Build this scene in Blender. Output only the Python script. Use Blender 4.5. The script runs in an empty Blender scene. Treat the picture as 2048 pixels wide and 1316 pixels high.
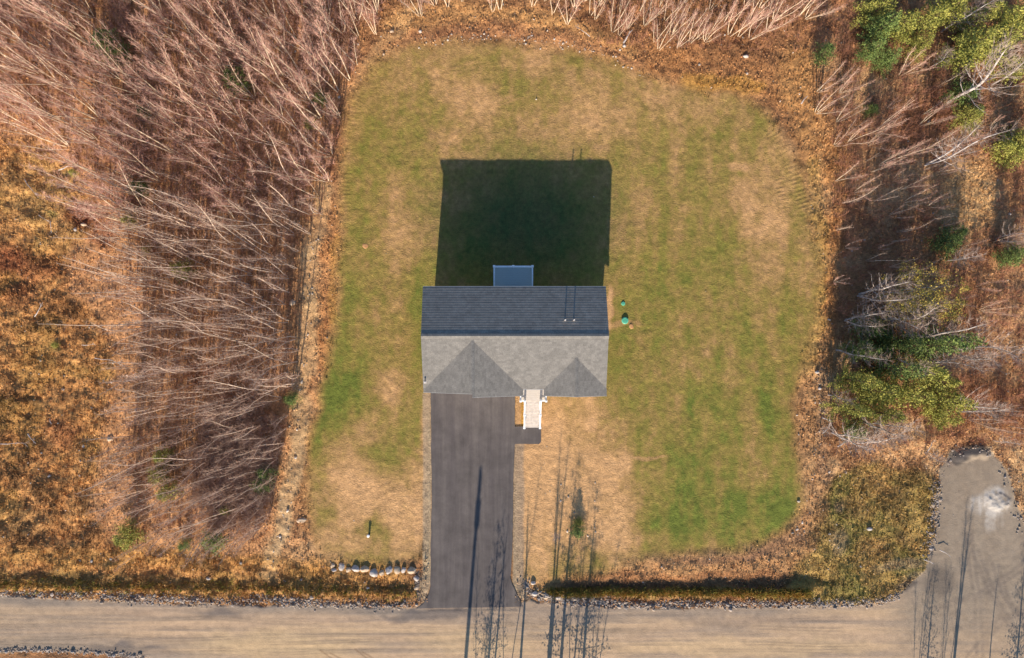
import bpy, bmesh, math, random
import numpy as np
from mathutils import Vector, Matrix

SC = bpy.context.scene
COL = SC.collection
R = math.radians
random.seed(7)
RNG = np.random.default_rng(11)

# ------------------------------------------------------------------ camera
CAM_H = 56.3
FPX = 2048 * 24 / 36.0
GS = CAM_H / FPX                      # metres per photograph pixel on the ground
cam_d = bpy.data.cameras.new("camera")
cam_d.lens = 24; cam_d.sensor_width = 36; cam_d.clip_end = 2000
cam = bpy.data.objects.new("camera", cam_d)
cam.location = (0, 0, CAM_H)
COL.objects.link(cam); SC.camera = cam

# ------------------------------------------------------------------ light
SUN_EL, SUN_AZ = 22.5, 4.5
w = bpy.data.worlds.new("World"); SC.world = w; w.use_nodes = True
nt = w.node_tree
sky = nt.nodes.new("ShaderNodeTexSky"); sky.sky_type = 'NISHITA'; sky.sun_disc = False
sky.sun_elevation = R(SUN_EL); sky.sun_rotation = R(180 + SUN_AZ)
nt.links.new(sky.outputs[0], nt.nodes["Background"].inputs[0])
nt.nodes["Background"].inputs[1].default_value = 0.09
sky.ozone_density = 5.0; sky.dust_density = .3; sky.air_density = 1.2
sun_d = bpy.data.lights.new("sun", 'SUN'); sun_d.energy = 4.6; sun_d.angle = R(0.5)
sun_d.color = (1.0, 0.885, 0.71)
sun = bpy.data.objects.new("sun", sun_d); sun.rotation_euler = (R(90 - SUN_EL), 0, R(-SUN_AZ))
COL.objects.link(sun)
SC.view_settings.view_transform = 'Standard'; SC.view_settings.look = 'None'
SC.view_settings.gamma = 1; SC.view_settings.exposure = 1.08
EXPO = 1.45                           # display value of a white, sunlit, level surface

# ------------------------------------------------------------------ small helpers
def lin(c):
    c = c / 255.0
    return c / 12.92 if c <= .04045 else ((c + .055) / 1.055) ** 2.4
def S(r, g, b, k=1.0):
    """albedo of a thing that shows as this colour in the sunlit picture"""
    return np.array([lin(r), lin(g), lin(b)]) / EXPO * k
def P(px, py, z=0.0):
    """world point at height z seen at this pixel of the photograph"""
    s = (CAM_H - z) / FPX
    return ((px - 1024) * s, (658 - py) * s)

def tag(o, label=None, cat=None, group=None, kind=None):
    if label: o['label'] = label
    if cat: o['category'] = cat
    if group: o['group'] = group
    if kind: o['kind'] = kind
    return o
def empty(name, loc, rz=0, parent=None):
    o = bpy.data.objects.new(name, None); COL.objects.link(o)
    o.location = loc; o.rotation_euler = (0, 0, rz); o.empty_display_size = .3
    if parent: o.parent = parent
    return o
def mesh_obj(name, me, mat, parent=None, loc=None):
    o = bpy.data.objects.new(name, me); COL.objects.link(o)
    if mat and not me.materials: me.materials.append(mat)
    if parent: o.parent = parent
    if loc is not None: o.location = loc
    return o
def np_mesh(name, V, F, colors=None, smooth=False):
    """V (n,3), F (m,k) all faces with k corners"""
    V = np.asarray(V, np.float32); F = np.asarray(F, np.int32)
    me = bpy.data.meshes.new(name)
    n, m, k = len(V), len(F), F.shape[1]
    me.vertices.add(n); me.vertices.foreach_set("co", V.ravel())
    me.loops.add(m * k); me.loops.foreach_set("vertex_index", F.ravel())
    me.polygons.add(m)
    me.polygons.foreach_set("loop_start", np.arange(0, m * k, k, dtype=np.int32))
    me.polygons.foreach_set("use_smooth", np.full(m, smooth))
    me.update(calc_edges=True)
    if colors is not None:
        a = me.color_attributes.new("tint", 'FLOAT_COLOR', 'POINT')
        c = np.ones((n, 4), np.float32); c[:, :3] = colors
        a.data.foreach_set("color", c.ravel())
    return me

class MB:
    """collects boxes, bars, tubes and loose faces for one mesh"""
    def __init__(s): s.v = []; s.f = []
    def face(s, pts):
        i = len(s.v); s.v += [tuple(p) for p in pts]; s.f.append(tuple(range(i, i + len(pts)))); return s
    def box(s, x0, x1, y0, y1, z0, z1):
        i = len(s.v)
        s.v += [(x0, y0, z0), (x1, y0, z0), (x1, y1, z0), (x0, y1, z0), (x0, y0, z1), (x1, y0, z1), (x1, y1, z1), (x0, y1, z1)]
        s.f += [tuple(i + k for k in q) for q in ((0, 3, 2, 1), (4, 5, 6, 7), (0, 1, 5, 4), (1, 2, 6, 5), (2, 3, 7, 6), (3, 0, 4, 7))]
        return s
    def bar(s, a, b, w_, h_, up=(0, 0, 1)):
        a = Vector(a); b = Vector(b); d = (b - a).normalized(); u = Vector(up)
        x = d.cross(u).normalized() * (w_ / 2); y = x.cross(d).normalized() * (h_ / 2)
        i = len(s.v)
        for p in (a, b): s.v += [tuple(p + x * sx + y * sy) for sx, sy in ((-1, -1), (1, -1), (1, 1), (-1, 1))]
        s.f += [tuple(i + k for k in q) for q in ((0, 1, 2, 3), (7, 6, 5, 4), (0, 4, 5, 1), (1, 5, 6, 2), (2, 6, 7, 3), (3, 7, 4, 0))]
        return s
    def tube(s, pts, rad, n=6, cap=True):
        """tapered tube through pts"""
        i0 = len(s.v); m = len(pts)
        for k in range(m):
            p = Vector(pts[k])
            d = (Vector(pts[min(k + 1, m - 1)]) - Vector(pts[max(k - 1, 0)]))
            d = d.normalized() if d.length > 1e-9 else Vector((0, 0, 1))
            a = d.cross(Vector((1, 0, 0)) if abs(d.x) < .8 else Vector((0, 1, 0))).normalized(); b = d.cross(a)
            for q in range(n):
                t = 2 * math.pi * q / n
                s.v.append(tuple(p + (a * math.cos(t) + b * math.sin(t)) * rad[k]))
        for k in range(m - 1):
            for q in range(n):
                s.f.append((i0 + k * n + q, i0 + k * n + (q + 1) % n, i0 + (k + 1) * n + (q + 1) % n, i0 + (k + 1) * n + q))
        if cap:
            s.f.append(tuple(i0 + q for q in reversed(range(n)))); s.f.append(tuple(i0 + (m - 1) * n + q for q in range(n)))
        return s
    def spike(s, a, b, r):
        d = b - a
        u = d.cross(Vector((.31, .47, .83)));
        if u.length < 1e-6: return
        u = u.normalized() * r; v = d.cross(u).normalized() * r
        i = len(s.v)
        s.v += [tuple(a + u), tuple(a - u * .5 + v * .87), tuple(a - u * .5 - v * .87), tuple(b)]
        s.f += [(i, i + 1, i + 3), (i + 1, i + 2, i + 3), (i + 2, i, i + 3)]
    def mesh(s, name, smooth=False):
        me = bpy.data.meshes.new(name); me.from_pydata(s.v, [], s.f)
        if smooth: me.polygons.foreach_set("use_smooth", [True] * len(me.polygons))
        me.update(); return me
    def build(s, name, mat, parent=None, loc=None, smooth=False):
        return mesh_obj(name, s.mesh(name, smooth), mat, parent, loc)

# ------------------------------------------------------------------ materials
def nodes_of(name, rough=.9):
    m = bpy.data.materials.new(name); m.use_nodes = True
    t = m.node_tree; b = t.nodes["Principled BSDF"]; b.inputs["Roughness"].default_value = rough
    b.inputs["Specular IOR Level"].default_value = .25
    return m, t, b
def N(t, ty, **kw):
    n = t.nodes.new(ty)
    for k, v in kw.items(): setattr(n, k, v)
    return n
def obj_coord(t, scale=(1, 1, 1)):
    tc = N(t, "ShaderNodeTexCoord"); mp = N(t, "ShaderNodeMapping"); mp.inputs["Scale"].default_value = scale
    t.links.new(tc.outputs["Object"], mp.inputs[0]); return mp.outputs[0]
def world_coord(t, scale=(1, 1, 1)):
    tc = N(t, "ShaderNodeNewGeometry"); mp = N(t, "ShaderNodeMapping"); mp.inputs["Scale"].default_value = scale
    t.links.new(tc.outputs["Position"], mp.inputs[0]); return mp.outputs[0]
def noise(t, vec, scale, detail=4, rough=.6):
    n = N(t, "ShaderNodeTexNoise"); n.inputs["Scale"].default_value = scale; n.inputs["Detail"].default_value = detail
    n.inputs["Roughness"].default_value = rough; t.links.new(vec, n.inputs["Vector"]); return n.outputs["Fac"]
def mrange(t, v, a, b, c, d):
    n = N(t, "ShaderNodeMapRange"); t.links.new(v, n.inputs[0])
    for i, x in enumerate((a, b, c, d)): n.inputs[i + 1].default_value = x
    return n.outputs[0]
def mul(t, a, b):
    n = N(t, "ShaderNodeMath", operation='MULTIPLY')
    for i, x in enumerate((a, b)):
        if isinstance(x, (int, float)): n.inputs[i].default_value = x
        else: t.links.new(x, n.inputs[i])
    return n.outputs[0]
def vscale(t, col, f):
    n = N(t, "ShaderNodeVectorMath", operation='SCALE')
    if hasattr(col, "links"): t.links.new(col, n.inputs[0])
    else: n.inputs[0].default_value = tuple(col)[:3]
    t.links.new(f, n.inputs["Scale"]); return n.outputs[0]
def mixc(t, f, a, b):
    n = N(t, "ShaderNodeMix", data_type='RGBA')
    t.links.new(f, n.inputs[0])
    for sock, x in ((n.inputs[6], a), (n.inputs[7], b)):
        if hasattr(x, "links"): t.links.new(x, sock)
        else: sock.default_value = (*tuple(x)[:3], 1)
    return n.outputs[2]
def bump(t, b, h, strength, dist):
    n = N(t, "ShaderNodeBump"); n.inputs["Strength"].default_value = strength; n.inputs["Distance"].default_value = dist
    t.links.new(h, n.inputs["Height"]); t.links.new(n.outputs[0], b.inputs["Normal"])

def plain(name, c1, c2=None, scale=6, rough=.8, bstr=.2, bd=.01, stretch=(1, 1, 1), spread=(.85, 1.15)):
    """two mottled tones with fine grain"""
    m, t, b = nodes_of(name, rough); v = obj_coord(t, stretch)
    c2 = c1 * .7 if c2 is None else c2
    f = mrange(t, noise(t, v, scale), .35, .65, 0, 1)
    c = mixc(t, f, c1, c2)
    fine = mrange(t, noise(t, v, scale * 9, 3), .3, .7, *spread)
    t.links.new(vscale(t, c, fine), b.inputs["Base Color"])
    if bstr: bump(t, b, noise(t, v, scale * 5), bstr, bd)
    return m

def soil_mat(name, s1=3.5, s2=16, lo=.72, hi=1.28, bstr=.6, bd=.05, rough=.95):
    """tint attribute (which soil or plant grows where) x fine grain"""
    m, t, b = nodes_of(name, rough); v = world_coord(t)
    at = N(t, "ShaderNodeAttribute"); at.attribute_name = "tint"
    n1 = mrange(t, noise(t, v, s1, 5, .7), .3, .7, lo, hi); n2 = mrange(t, noise(t, v, s2, 3, .7), .3, .7, lo, hi)
    t.links.new(vscale(t, at.outputs["Color"], mul(t, n1, n2)), b.inputs["Base Color"])
    bump(t, b, noise(t, v, s2 * .7, 5, .7), bstr, bd)
    return m
M_ground = soil_mat("rough_ground", 3.5, 13, .62, 1.38, .9, .10)
M_lawn = soil_mat("lawn_grass", 3.2, 12, .76, 1.24, .8, .10)
M_road = soil_mat("packed_gravel", 1.6, 14, .88, 1.12, .6, .05)
def tint_mat(name, rough=.8):
    m, t, b = nodes_of(name, rough)
    at = N(t, "ShaderNodeAttribute"); at.attribute_name = "tint"
    f = mrange(t, noise(t, world_coord(t), 9, 2), .3, .7, .85, 1.15)
    t.links.new(vscale(t, at.outputs["Color"], f), b.inputs["Base Color"]); return m
M_tuft = tint_mat("dry_grass_blades"); M_stone = tint_mat("broken_stone")

# ------------------------------------------------------------------ noise on arrays
def _hash(ix, iy, seed):
    h = (ix.astype(np.int64) * 374761393 + iy.astype(np.int64) * 668265263 + seed * 1274126177) & 0xffffffff
    h = ((h ^ (h >> 13)) * 1274126177) & 0xffffffff
    return ((h ^ (h >> 16)) & 0xffff).astype(np.float32) / 65535.0
def vn(x, y, seed=0):
    ix = np.floor(x); iy = np.floor(y); fx = (x - ix).astype(np.float32); fy = (y - iy).astype(np.float32)
    fx = fx * fx * (3 - 2 * fx); fy = fy * fy * (3 - 2 * fy)
    a = _hash(ix, iy, seed); b = _hash(ix + 1, iy, seed); c = _hash(ix, iy + 1, seed); d = _hash(ix + 1, iy + 1, seed)
    return (a + (b - a) * fx) * (1 - fy) + (c + (d - c) * fx) * fy
def fbm(x, y, wl, oct=4, seed=0, gain=.55):
    """0..1 noise; wl = longest wavelength in metres (pair for anisotropic)"""
    wx, wy = wl if isinstance(wl, tuple) else (wl, wl)
    s = 0; a = 1; tot = 0
    for o in range(oct):
        s = s + a * vn(x / wx * 2 ** o + 17.3 * o, y / wy * 2 ** o + 5.1 * o, seed + o); tot += a; a *= gain
    return s / tot
def sst(a, b, x):
    t = np.clip((x - a) / (b - a), 0, 1); return t * t * (3 - 2 * t)
def d_line(PX, PY, pts):
    best = np.full(PX.shape, 1e9, np.float32)
    for (x0, y0), (x1, y1) in zip(pts[:-1], pts[1:]):
        dx, dy = x1 - x0, y1 - y0
        t = np.clip(((PX - x0) * dx + (PY - y0) * dy) / (dx * dx + dy * dy + 1e-9), 0, 1)
        best = np.minimum(best, np.hypot(PX - x0 - t * dx, PY - y0 - t * dy))
    return best
def sd_poly(PX, PY, pts):
    d = d_line(PX, PY, pts + pts[:1]); ins = np.zeros(PX.shape, bool)
    for (x0, y0), (x1, y1) in zip(pts, pts[1:] + pts[:1]):
        if y0 == y1: continue
        ins ^= ((y0 > PY) != (y1 > PY)) & (PX < (x1 - x0) * (PY - y0) / (y1 - y0) + x0)
    return np.where(ins, d, -d)
def smooth_poly(pts, n=3):
    for _ in range(n):
        q = []
        for a, b in zip(pts, pts[1:] + pts[:1]):
            q += [(a[0] * .75 + b[0] * .25, a[1] * .75 + b[1] * .25), (a[0] * .25 + b[0] * .75, a[1] * .25 + b[1] * .75)]
        pts = q
    return pts

# ------------------------------------------------------------------ ground plan, traced on the site
LAWN = smooth_poly([(690, 300), (700, 225), (722, 170), (760, 125), (815, 95), (900, 90), (1000, 92), (1100, 98), (1200, 118), (1290, 155), (1380, 182),
        (1470, 195), (1540, 235), (1585, 300), (1605, 380), (1625, 470), (1635, 560), (1628, 640), (1602, 720), (1582, 800), (1578, 870),
        (1600, 930), (1603, 1000), (1570, 1055), (1520, 1088), (1460, 1100), (1380, 1103), (1290, 1108), (1220, 1135), (1130, 1150), (1065, 1165), (1040, 1160),
        (1032, 1000), (1030, 800), (860, 800), (850, 960), (850, 1100), (800, 1125), (720, 1125), (655, 1108), (625, 1060),
        (622, 980), (630, 880), (642, 800), (664, 720), (672, 640), (682, 560), (690, 480), (683, 400)], 2)
HEATH = smooth_poly([(-900, 225), (60, 270), (130, 320), (185, 380), (200, 440), (130, 500), (130, 580), (210, 660), (235, 740), (215, 830), (200, 930), (180, 1010),
         (190, 1075), (300, 1100), (560, 1120), (640, 1140), (830, 1150), (835, 1205), (-900, 1205)], 2)
BOTR = smooth_poly([(1640, 985), (1700, 925), (1800, 930), (1880, 960), (1875, 1080), (1840, 1180), (1780, 1205), (1560, 1205), (1590, 1120), (1620, 1060)], 2)
ROAD = [(-3000, 1192), (0, 1193), (150, 1198), (300, 1204), (400, 1208), (500, 1212), (650, 1213), (830, 1216), (850, 1205), (950, 1205), (1045, 1203), (1062, 1200), (1100, 1205), (1180, 1212), (1300, 1217), (1400, 1216), (1600, 1213),
        (1760, 1210), (1810, 1180), (1850, 1140), (1868, 1080), (1876, 1000), (1880, 940), (1900, 905), (1930, 895), (1975, 893), (2005, 925), (2025, 985), (2045, 1040), (2075, 1120),
        (2200, 1190), (5000, 1200), (5000, 1350), (600, 1345), (300, 1318), (200, 1306), (100, 1302), (0, 1302), (-3000, 1300)]
TRAIL = [(648, 380), (640, 440), (618, 520), (620, 590), (612, 700), (600, 780), (600, 860), (590, 930), (572, 1000), (567, 1060), (545, 1110), (535, 1150)]
TREADS = [([(800, 60), (770, 120), (735, 165), (712, 215), (700, 280), (694, 350), (692, 430)], 11),
          ([(1420, 190), (1480, 205), (1530, 245), (1575, 310), (1600, 380), (1622, 450)], 16),
          ([(1330, 170), (1420, 200), (1500, 250), (1550, 330), (1570, 420)], 9),
          ([(1640, 890), (1640, 930), (1665, 970), (1690, 1000)], 10),
          ([(575, 1095), (640, 1090), (680, 1118)], 10), ([(1250, 1092), (1380, 1096), (1500, 1088)], 7)]

def coords(lo, hi, step, far):
    a = np.arange(lo, hi + step / 2, step); out = []; g = step; x = a[-1]
    while x < far: g *= 1.35; x += g; out.append(x)
    out = np.array(out)
    return np.concatenate([(lo - (out - a[-1]))[::-1], a, out]).astype(np.float32)
STEP = .08
gx = coords(-46, 46, STEP, 480); gy = coords(-31.04, 31.04, STEP, 480)
GX, GY = np.meshgrid(gx, gy)
PX = GX / GS + 1024; PY = 658 - GY / GS
WX = PX + (fbm(GX, GY, 1.6, 3, 50) - .5) * 26; WY = PY + (fbm(GX, GY, 1.6, 3, 60) - .5) * 26

n_big = fbm(GX, GY, 9, 5, 1); n_mid = fbm(GX, GY, 2.2, 4, 2); n_fine = fbm(GX, GY, .5, 3, 3); n_mid2 = fbm(GX, GY, 2.8, 4, 31); n_clump = fbm(GX, GY, 1.0, 3, 77)
def norm01(a): return np.clip((a - .5) * 2.0 + .5, 0, 1)
C = np.zeros(GX.shape + (3,), np.float32)
def blend(mask, col):
    global C
    m = np.clip(mask, 0, 1)[..., None].astype(np.float32)
    C = C * (1 - m) + np.asarray(col, np.float32) * m
def ell(x, y, rx, ry, a=1.0, soft=.55, wx=None, wy=None):
    d = np.hypot((WX - x) / rx, (WY - y) / ry); return a * (1 - sst(1 - soft, 1 + soft * .5, d))

# leaf litter everywhere first
blend(np.ones(GX.shape), S(158, 104, 66))
blend(norm01(n_big) * .5, S(196, 132, 78)); blend(sst(.5, .72, n_mid) * .7, S(122, 78, 50)); blend(sst(.52, .7, n_mid2) * .5, S(208, 146, 92))
blend(sst(.5, .75, n_clump) * .45, S(98, 66, 44))
# thicket floor on the left
left = sst(760, 680, PX) * sst(1150, 1080, PY)
blend(left * .85, S(222, 154, 98)); blend(left * sst(.5, .7, n_clump) * .4, S(140, 92, 58)); blend(left * sst(.55, .7, n_mid2) * .45, S(196, 130, 82))
# right-hand side: tan orange dead grass and bracken
right = sst(1600, 1660, PX)
blend(right * .7, S(206, 146, 96)); blend(right * sst(.5, .7, n_mid) * .5, S(164, 106, 68)); blend(right * sst(.48, .64, n_mid2) * .65, S(230, 180, 128))
blend(ell(1930, 390, 75, 90, .8), S(226, 172, 112)); blend(ell(1990, 560, 120, 70, .5), S(214, 150, 98)); blend(ell(1950, 810, 110, 70, .6), S(196, 122, 66))
blend(ell(1880, 760, 60, 30, .5), S(150, 80, 56)); blend(ell(1690, 60, 60, 90, .5), S(176, 108, 72)); blend(ell(1850, 220, 120, 60, .5), S(162, 94, 60))
for x, y, rx, ry, a in ((1990, 700, 70, 60, .6), (1980, 870, 60, 30, .5), (1800, 890, 120, 30, .5), (1780, 560, 60, 60, .4)): blend(ell(x, y, rx, ry, a), S(222, 160, 104))
# the heath-like clearing
sdh = sd_poly(WX, WY, HEATH); h = sst(-14, 16, sdh)
blend(h, S(196, 128, 64)); blend(h * norm01(n_mid) * .6, S(222, 158, 88)); blend(h * sst(.5, .68, n_mid2) * .65, S(150, 92, 46)); blend(h * sst(.55, .75, n_clump) * .6, S(92, 62, 34))
blend(h * sst(.55, .7, fbm(GX, GY, 3.5, 4, 91)) * .4, S(176, 132, 52))
for x, y, rx, ry, a in ((90, 380, 100, 90, .4), (100, 450, 90, 60, .3), (40, 1040, 70, 30, .3)): blend(h * ell(x, y, rx, ry, a), S(222, 168, 100))
for x, y, rx, ry, a in ((165, 430, 45, 28, .8), (205, 470, 30, 30, .7), (20, 520, 45, 35, .8), (70, 545, 60, 22, .5), (125, 870, 40, 40, .5), (400, 745, 25, 25, .5), (40, 590, 40, 25, .5)):
    blend(ell(x, y, rx, ry, a), S(142, 70, 40))
for x, y, rx, ry, a in ((140, 345, 10, 8, .6), (105, 430, 10, 8, .5), (115, 690, 14, 10, .4)): blend(ell(x, y, rx, ry, a), S(120, 122, 48))
# rough olive grass, bottom right
sdb = sd_poly(WX, WY, BOTR); m = sst(-12, 14, sdb)
blend(m, S(188, 140, 74)); blend(m * norm01(n_mid) * .7, S(176, 146, 68)); blend(m * sst(.48, .66, n_mid2) * .7, S(126, 118, 50)); blend(m * sst(.52, .7, n_clump) * .5, S(104, 80, 44))
for x, y, rx, ry in ((1680, 1085, 22, 28), (1800, 1130, 60, 14), (1840, 1160, 40, 14), (1680, 1010, 14, 14)): blend(ell(x, y, rx, ry, .6), S(176, 142, 112))
# rust and straw margins
def band(pts, wd, col, a=.8, soft=.6, k=1.0):
    d = d_line(WX, WY, pts); blend((1 - sst(wd * (1 - soft), wd * (1 + soft), d)) * a * (.55 + .45 * norm01(n_mid)) * k, col)
band([(790, 40), (860, 30), (960, 30), (1060, 45), (1160, 70), (1250, 110)], 24, S(222, 160, 92), .8)
band([(820, 85), (900, 60), (1000, 62), (1100, 80), (1190, 100), (1270, 135)], 20, S(188, 124, 80), .85)
band([(1320, 120), (1400, 140), (1500, 150), (1580, 190)], 34, S(196, 130, 72), .8)
band([(1370, 165), (1450, 165), (1520, 175)], 14, S(200, 140, 44), .8)
band([(1590, 120), (1600, 200), (1630, 270), (1650, 340)], 34, S(208, 146, 80), .75)
band([(1668, 290), (1672, 380), (1665, 480), (1655, 570), (1652, 660), (1648, 730)], 20, S(194, 126, 62), .8)
band([(1625, 330), (1640, 420), (1648, 500), (1640, 600), (1630, 680), (1615, 740)], 13, S(186, 142, 66), .8)
band([(1618, 760), (1612, 850), (1625, 920), (1620, 1000), (1600, 1060), (1560, 1120)], 24, S(204, 148, 96), .85)
band([(1642, 740), (1644, 800), (1640, 880), (1655, 950)], 10, S(182, 140, 110), .6)
band([(1650, 880), (1650, 950), (1640, 1040), (1600, 1110)], 12, S(172, 120, 82), .7)
band([(672, 420), (660, 500), (652, 600), (646, 660), (640, 730)], 14, S(188, 120, 62), .8)
band([(672, 470), (668, 520), (664, 590), (660, 640)], 7, S(200, 140, 54), .6)
band([(690, 200), (672, 300), (668, 400)], 12, S(140, 86, 56), .7)
band([(600, 830), (610, 900), (606, 980), (612, 1060)], 16, S(176, 118, 66), .7)
band(TRAIL, 18, S(202, 158, 112), .95, .45); band([(567, 985), (570, 1060), (560, 1100)], 7, S(214, 168, 122), .9)
band([(800, 55), (750, 110), (720, 155), (700, 190)], 12, S(198, 144, 94), .85)
band([(820, 20), (800, 50)], 20, S(214, 160, 104), .7)
band([(540, 1135), (620, 1100), (690, 1130)], 18, S(200, 152, 104), .7)
# ditch and verge beside the road
band([(-400, 1105), (150, 1115), (400, 1122), (600, 1135), (800, 1145)], 18, S(204, 142, 62), .7)
band([(-400, 1150), (100, 1160), (400, 1165), (600, 1170), (830, 1178)], 14, S(166, 124, 62), .7)
band([(-400, 1180), (100, 1185), (500, 1190), (830, 1196)], 7, S(196, 140, 82), .7)
band([(1180, 1115), (1300, 1120), (1430, 1120), (1540, 1105), (1600, 1075)], 13, S(158, 112, 84), .85)
band([(1080, 1165), (1160, 1140), (1300, 1137), (1450, 1140), (1560, 1130), (1610, 1090)], 12, S(214, 152, 94), .85)
band([(1090, 1160), (1250, 1152), (1400, 1155), (1560, 1150)], 7, S(176, 112, 64), .8)
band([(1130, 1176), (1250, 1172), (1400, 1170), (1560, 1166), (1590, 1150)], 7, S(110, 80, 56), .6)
band([(1080, 1185), (1250, 1188), (1400, 1190), (1560, 1192), (1700, 1195)], 7, S(170, 138, 66), .85)
# ---- the lawn
sdl = sd_poly(WX * .6 + PX * .4, WY * .6 + PY * .4, LAWN); lm = sst(-24, 13, sdl + (n_mid2 - .5) * 16)
g = .42 + (fbm(GX, GY, (1.5, 11), 4, 260, .6) - .5) * .9 * sst(1180, 1320, PX) + (fbm(GX, GY, (3.0, 5.5), 5, 200, .62) - .5) * .95 + (fbm(GX, GY, (.7, 1.0), 4, 230, .7) - .5) * .9
GREEN = [(842, 650, 26, 110, .75), (790, 700, 50, 60, .2), (665, 760, 36, 90, .8), (640, 900, 22, 90, .45), (830, 830, 26, 70, .55), (700, 730, 40, 80, .35), (690, 600, 30, 60, .4),
         (720, 640, 40, 60, .3), (770, 915, 30, 30, .45), (740, 1060, 26, 22, .8), (1240, 680, 34, 60, .5), (1255, 620, 40, 50, .4), (1330, 560, 70, 160, .25), (1330, 800, 60, 90, .35), (1240, 800, 60, 30, .35),
         (1420, 860, 100, 110, .5), (1360, 960, 60, 80, .45), (1450, 1020, 130, 60, .7), (1545, 900, 40, 120, .4), (1330, 1050, 60, 30, .4), (1560, 1040, 40, 40, .3), (1580, 620, 26, 130, .3), (1440, 480, 40, 120, .15),
         (1150, 120, 60, 22, .35), (1060, 180, 60, 40, .3), (1320, 270, 40, 90, .3), (1390, 380, 34, 60, .3), (880, 250, 40, 50, .2), (1180, 300, 50, 60, .2), (830, 330, 50, 60, .25), (860, 200, 30, 30, .2),
         (1520, 760, 40, 100, .3), (1250, 370, 26, 70, .3), (1470, 640, 30, 120, .2), (720, 420, 26, 80, .2), (1060, 460, 160, 110, .35), (1150, 840, 28, 30, .3), (735, 360, 30, 40, .2)]
TAN = [(870, 290, 60, 40, .4), (940, 200, 60, 50, .4), (830, 480, 60, 60, .35), (790, 540, 30, 70, .3), (1160, 190, 60, 40, .2), (1110, 250, 120, 40, .35), (1300, 420, 40, 60, .25), (1530, 420, 50, 100, .4), (1400, 230, 60, 30, .15),
       (760, 990, 90, 60, .75), (700, 1080, 70, 40, .5), (820, 1060, 40, 70, .8), (850, 960, 24, 90, .6), (1130, 960, 70, 170, .9), (1200, 1010, 80, 110, .95), (1080, 900, 50, 120, .9), (1240, 930, 50, 30, .7), (1060, 1060, 40, 110, .8),
       (1300, 915, 32, 5, .8), (1185, 850, 9, 16, .7), (1180, 840, 30, 60, .3), (1480, 330, 20, 10, .7), (1475, 400, 14, 50, .2), (1435, 1010, 8, 26, .5), (1540, 560, 22, 120, .35), (1390, 700, 18, 60, .25), (1500, 960, 26, 22, .3), (1560, 300, 40, 60, .3),
       (1400, 560, 22, 100, .3), (780, 760, 26, 40, .3), (720, 860, 30, 40, .25), (1218, 620, 7, 40, 1.2), (1245, 648, 34, 7, .7), (850, 860, 8, 40, .5), (690, 960, 60, 50, .35), (950, 330, 60, 40, .1), (1230, 1080, 60, 22, .6)]
for x, y, rx, ry, a in GREEN: g = g + ell(x, y, rx * 1.15, ry * 1.15, a * .72, .95)
for x, y, rx, ry, a in TAN: g = g - ell(x, y, rx * 1.1, ry * 1.1, a * .8, .9 if rx > 15 and ry > 15 else .6)
g = g - .22 * sst(330, 80, PY) + .05
for pts, wd in (([(860, 150), (960, 128), (1100, 125), (1240, 160), (1330, 210)], 3), ([(1310, 240), (1345, 232), (1380, 245)], 2.5), ([(1220, 130), (1300, 165), (1400, 240), (1470, 300)], 3), ([(1285, 280), (1290, 400)], 2), ([(900, 290), (980, 210), (1100, 180)], 2)):
    for off_ in (-5, 5): g = g - .2 * norm01(n_mid2) * (1 - sst(wd * .3, wd * 1.3, d_line(WX * .3 + PX * .7 + off_ * .7, WY * .3 + PY * .7 + off_ * .7, pts)))
def ramp(v, stops):
    out = np.zeros(v.shape + (3,), np.float32)
    xs = [s[0] for s in stops]
    for c in range(3): out[..., c] = np.interp(v, xs, [s[1][c] for s in stops])
    return out
house_shade = ell(1045, 440, 185, 140, .75, .9); g = g + house_shade * .25  # soft ellipse over the house's shadow, where shade is painted into the grass
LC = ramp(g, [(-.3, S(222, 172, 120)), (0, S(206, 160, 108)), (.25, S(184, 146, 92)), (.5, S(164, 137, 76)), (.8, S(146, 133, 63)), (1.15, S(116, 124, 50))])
blend(lm, LC); blend(lm * house_shade * .85, S(58, 80, 58))  # cool dark green deepens the house shadow in the lawn colour
# driveway's gravel shoulders
for x0, x1, y0, y1, c in ((846, 864, 785, 1160, S(186, 158, 128)), (1026, 1048, 885, 1195, S(180, 152, 124)), (1028, 1042, 790, 856, S(196, 152, 106)), (1042, 1052, 800, 856, S(200, 148, 70))):
    mm = sst(x0 - 2, x0 + 2, WX * .15 + PX * .85) * sst(x1 + 3, x1 - 3, WX * .2 + PX * .8) * sst(y0, y0 + 3, PY) * sst(y1 + 10, y1 - 4, PY); blend(mm * .9, c)
for x, y, rx, ry, a in ((848, 1180, 14, 30, .9), (1052, 1180, 12, 26, .9)): blend(ell(x, y, rx, ry, a), S(180, 150, 124))
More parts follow.
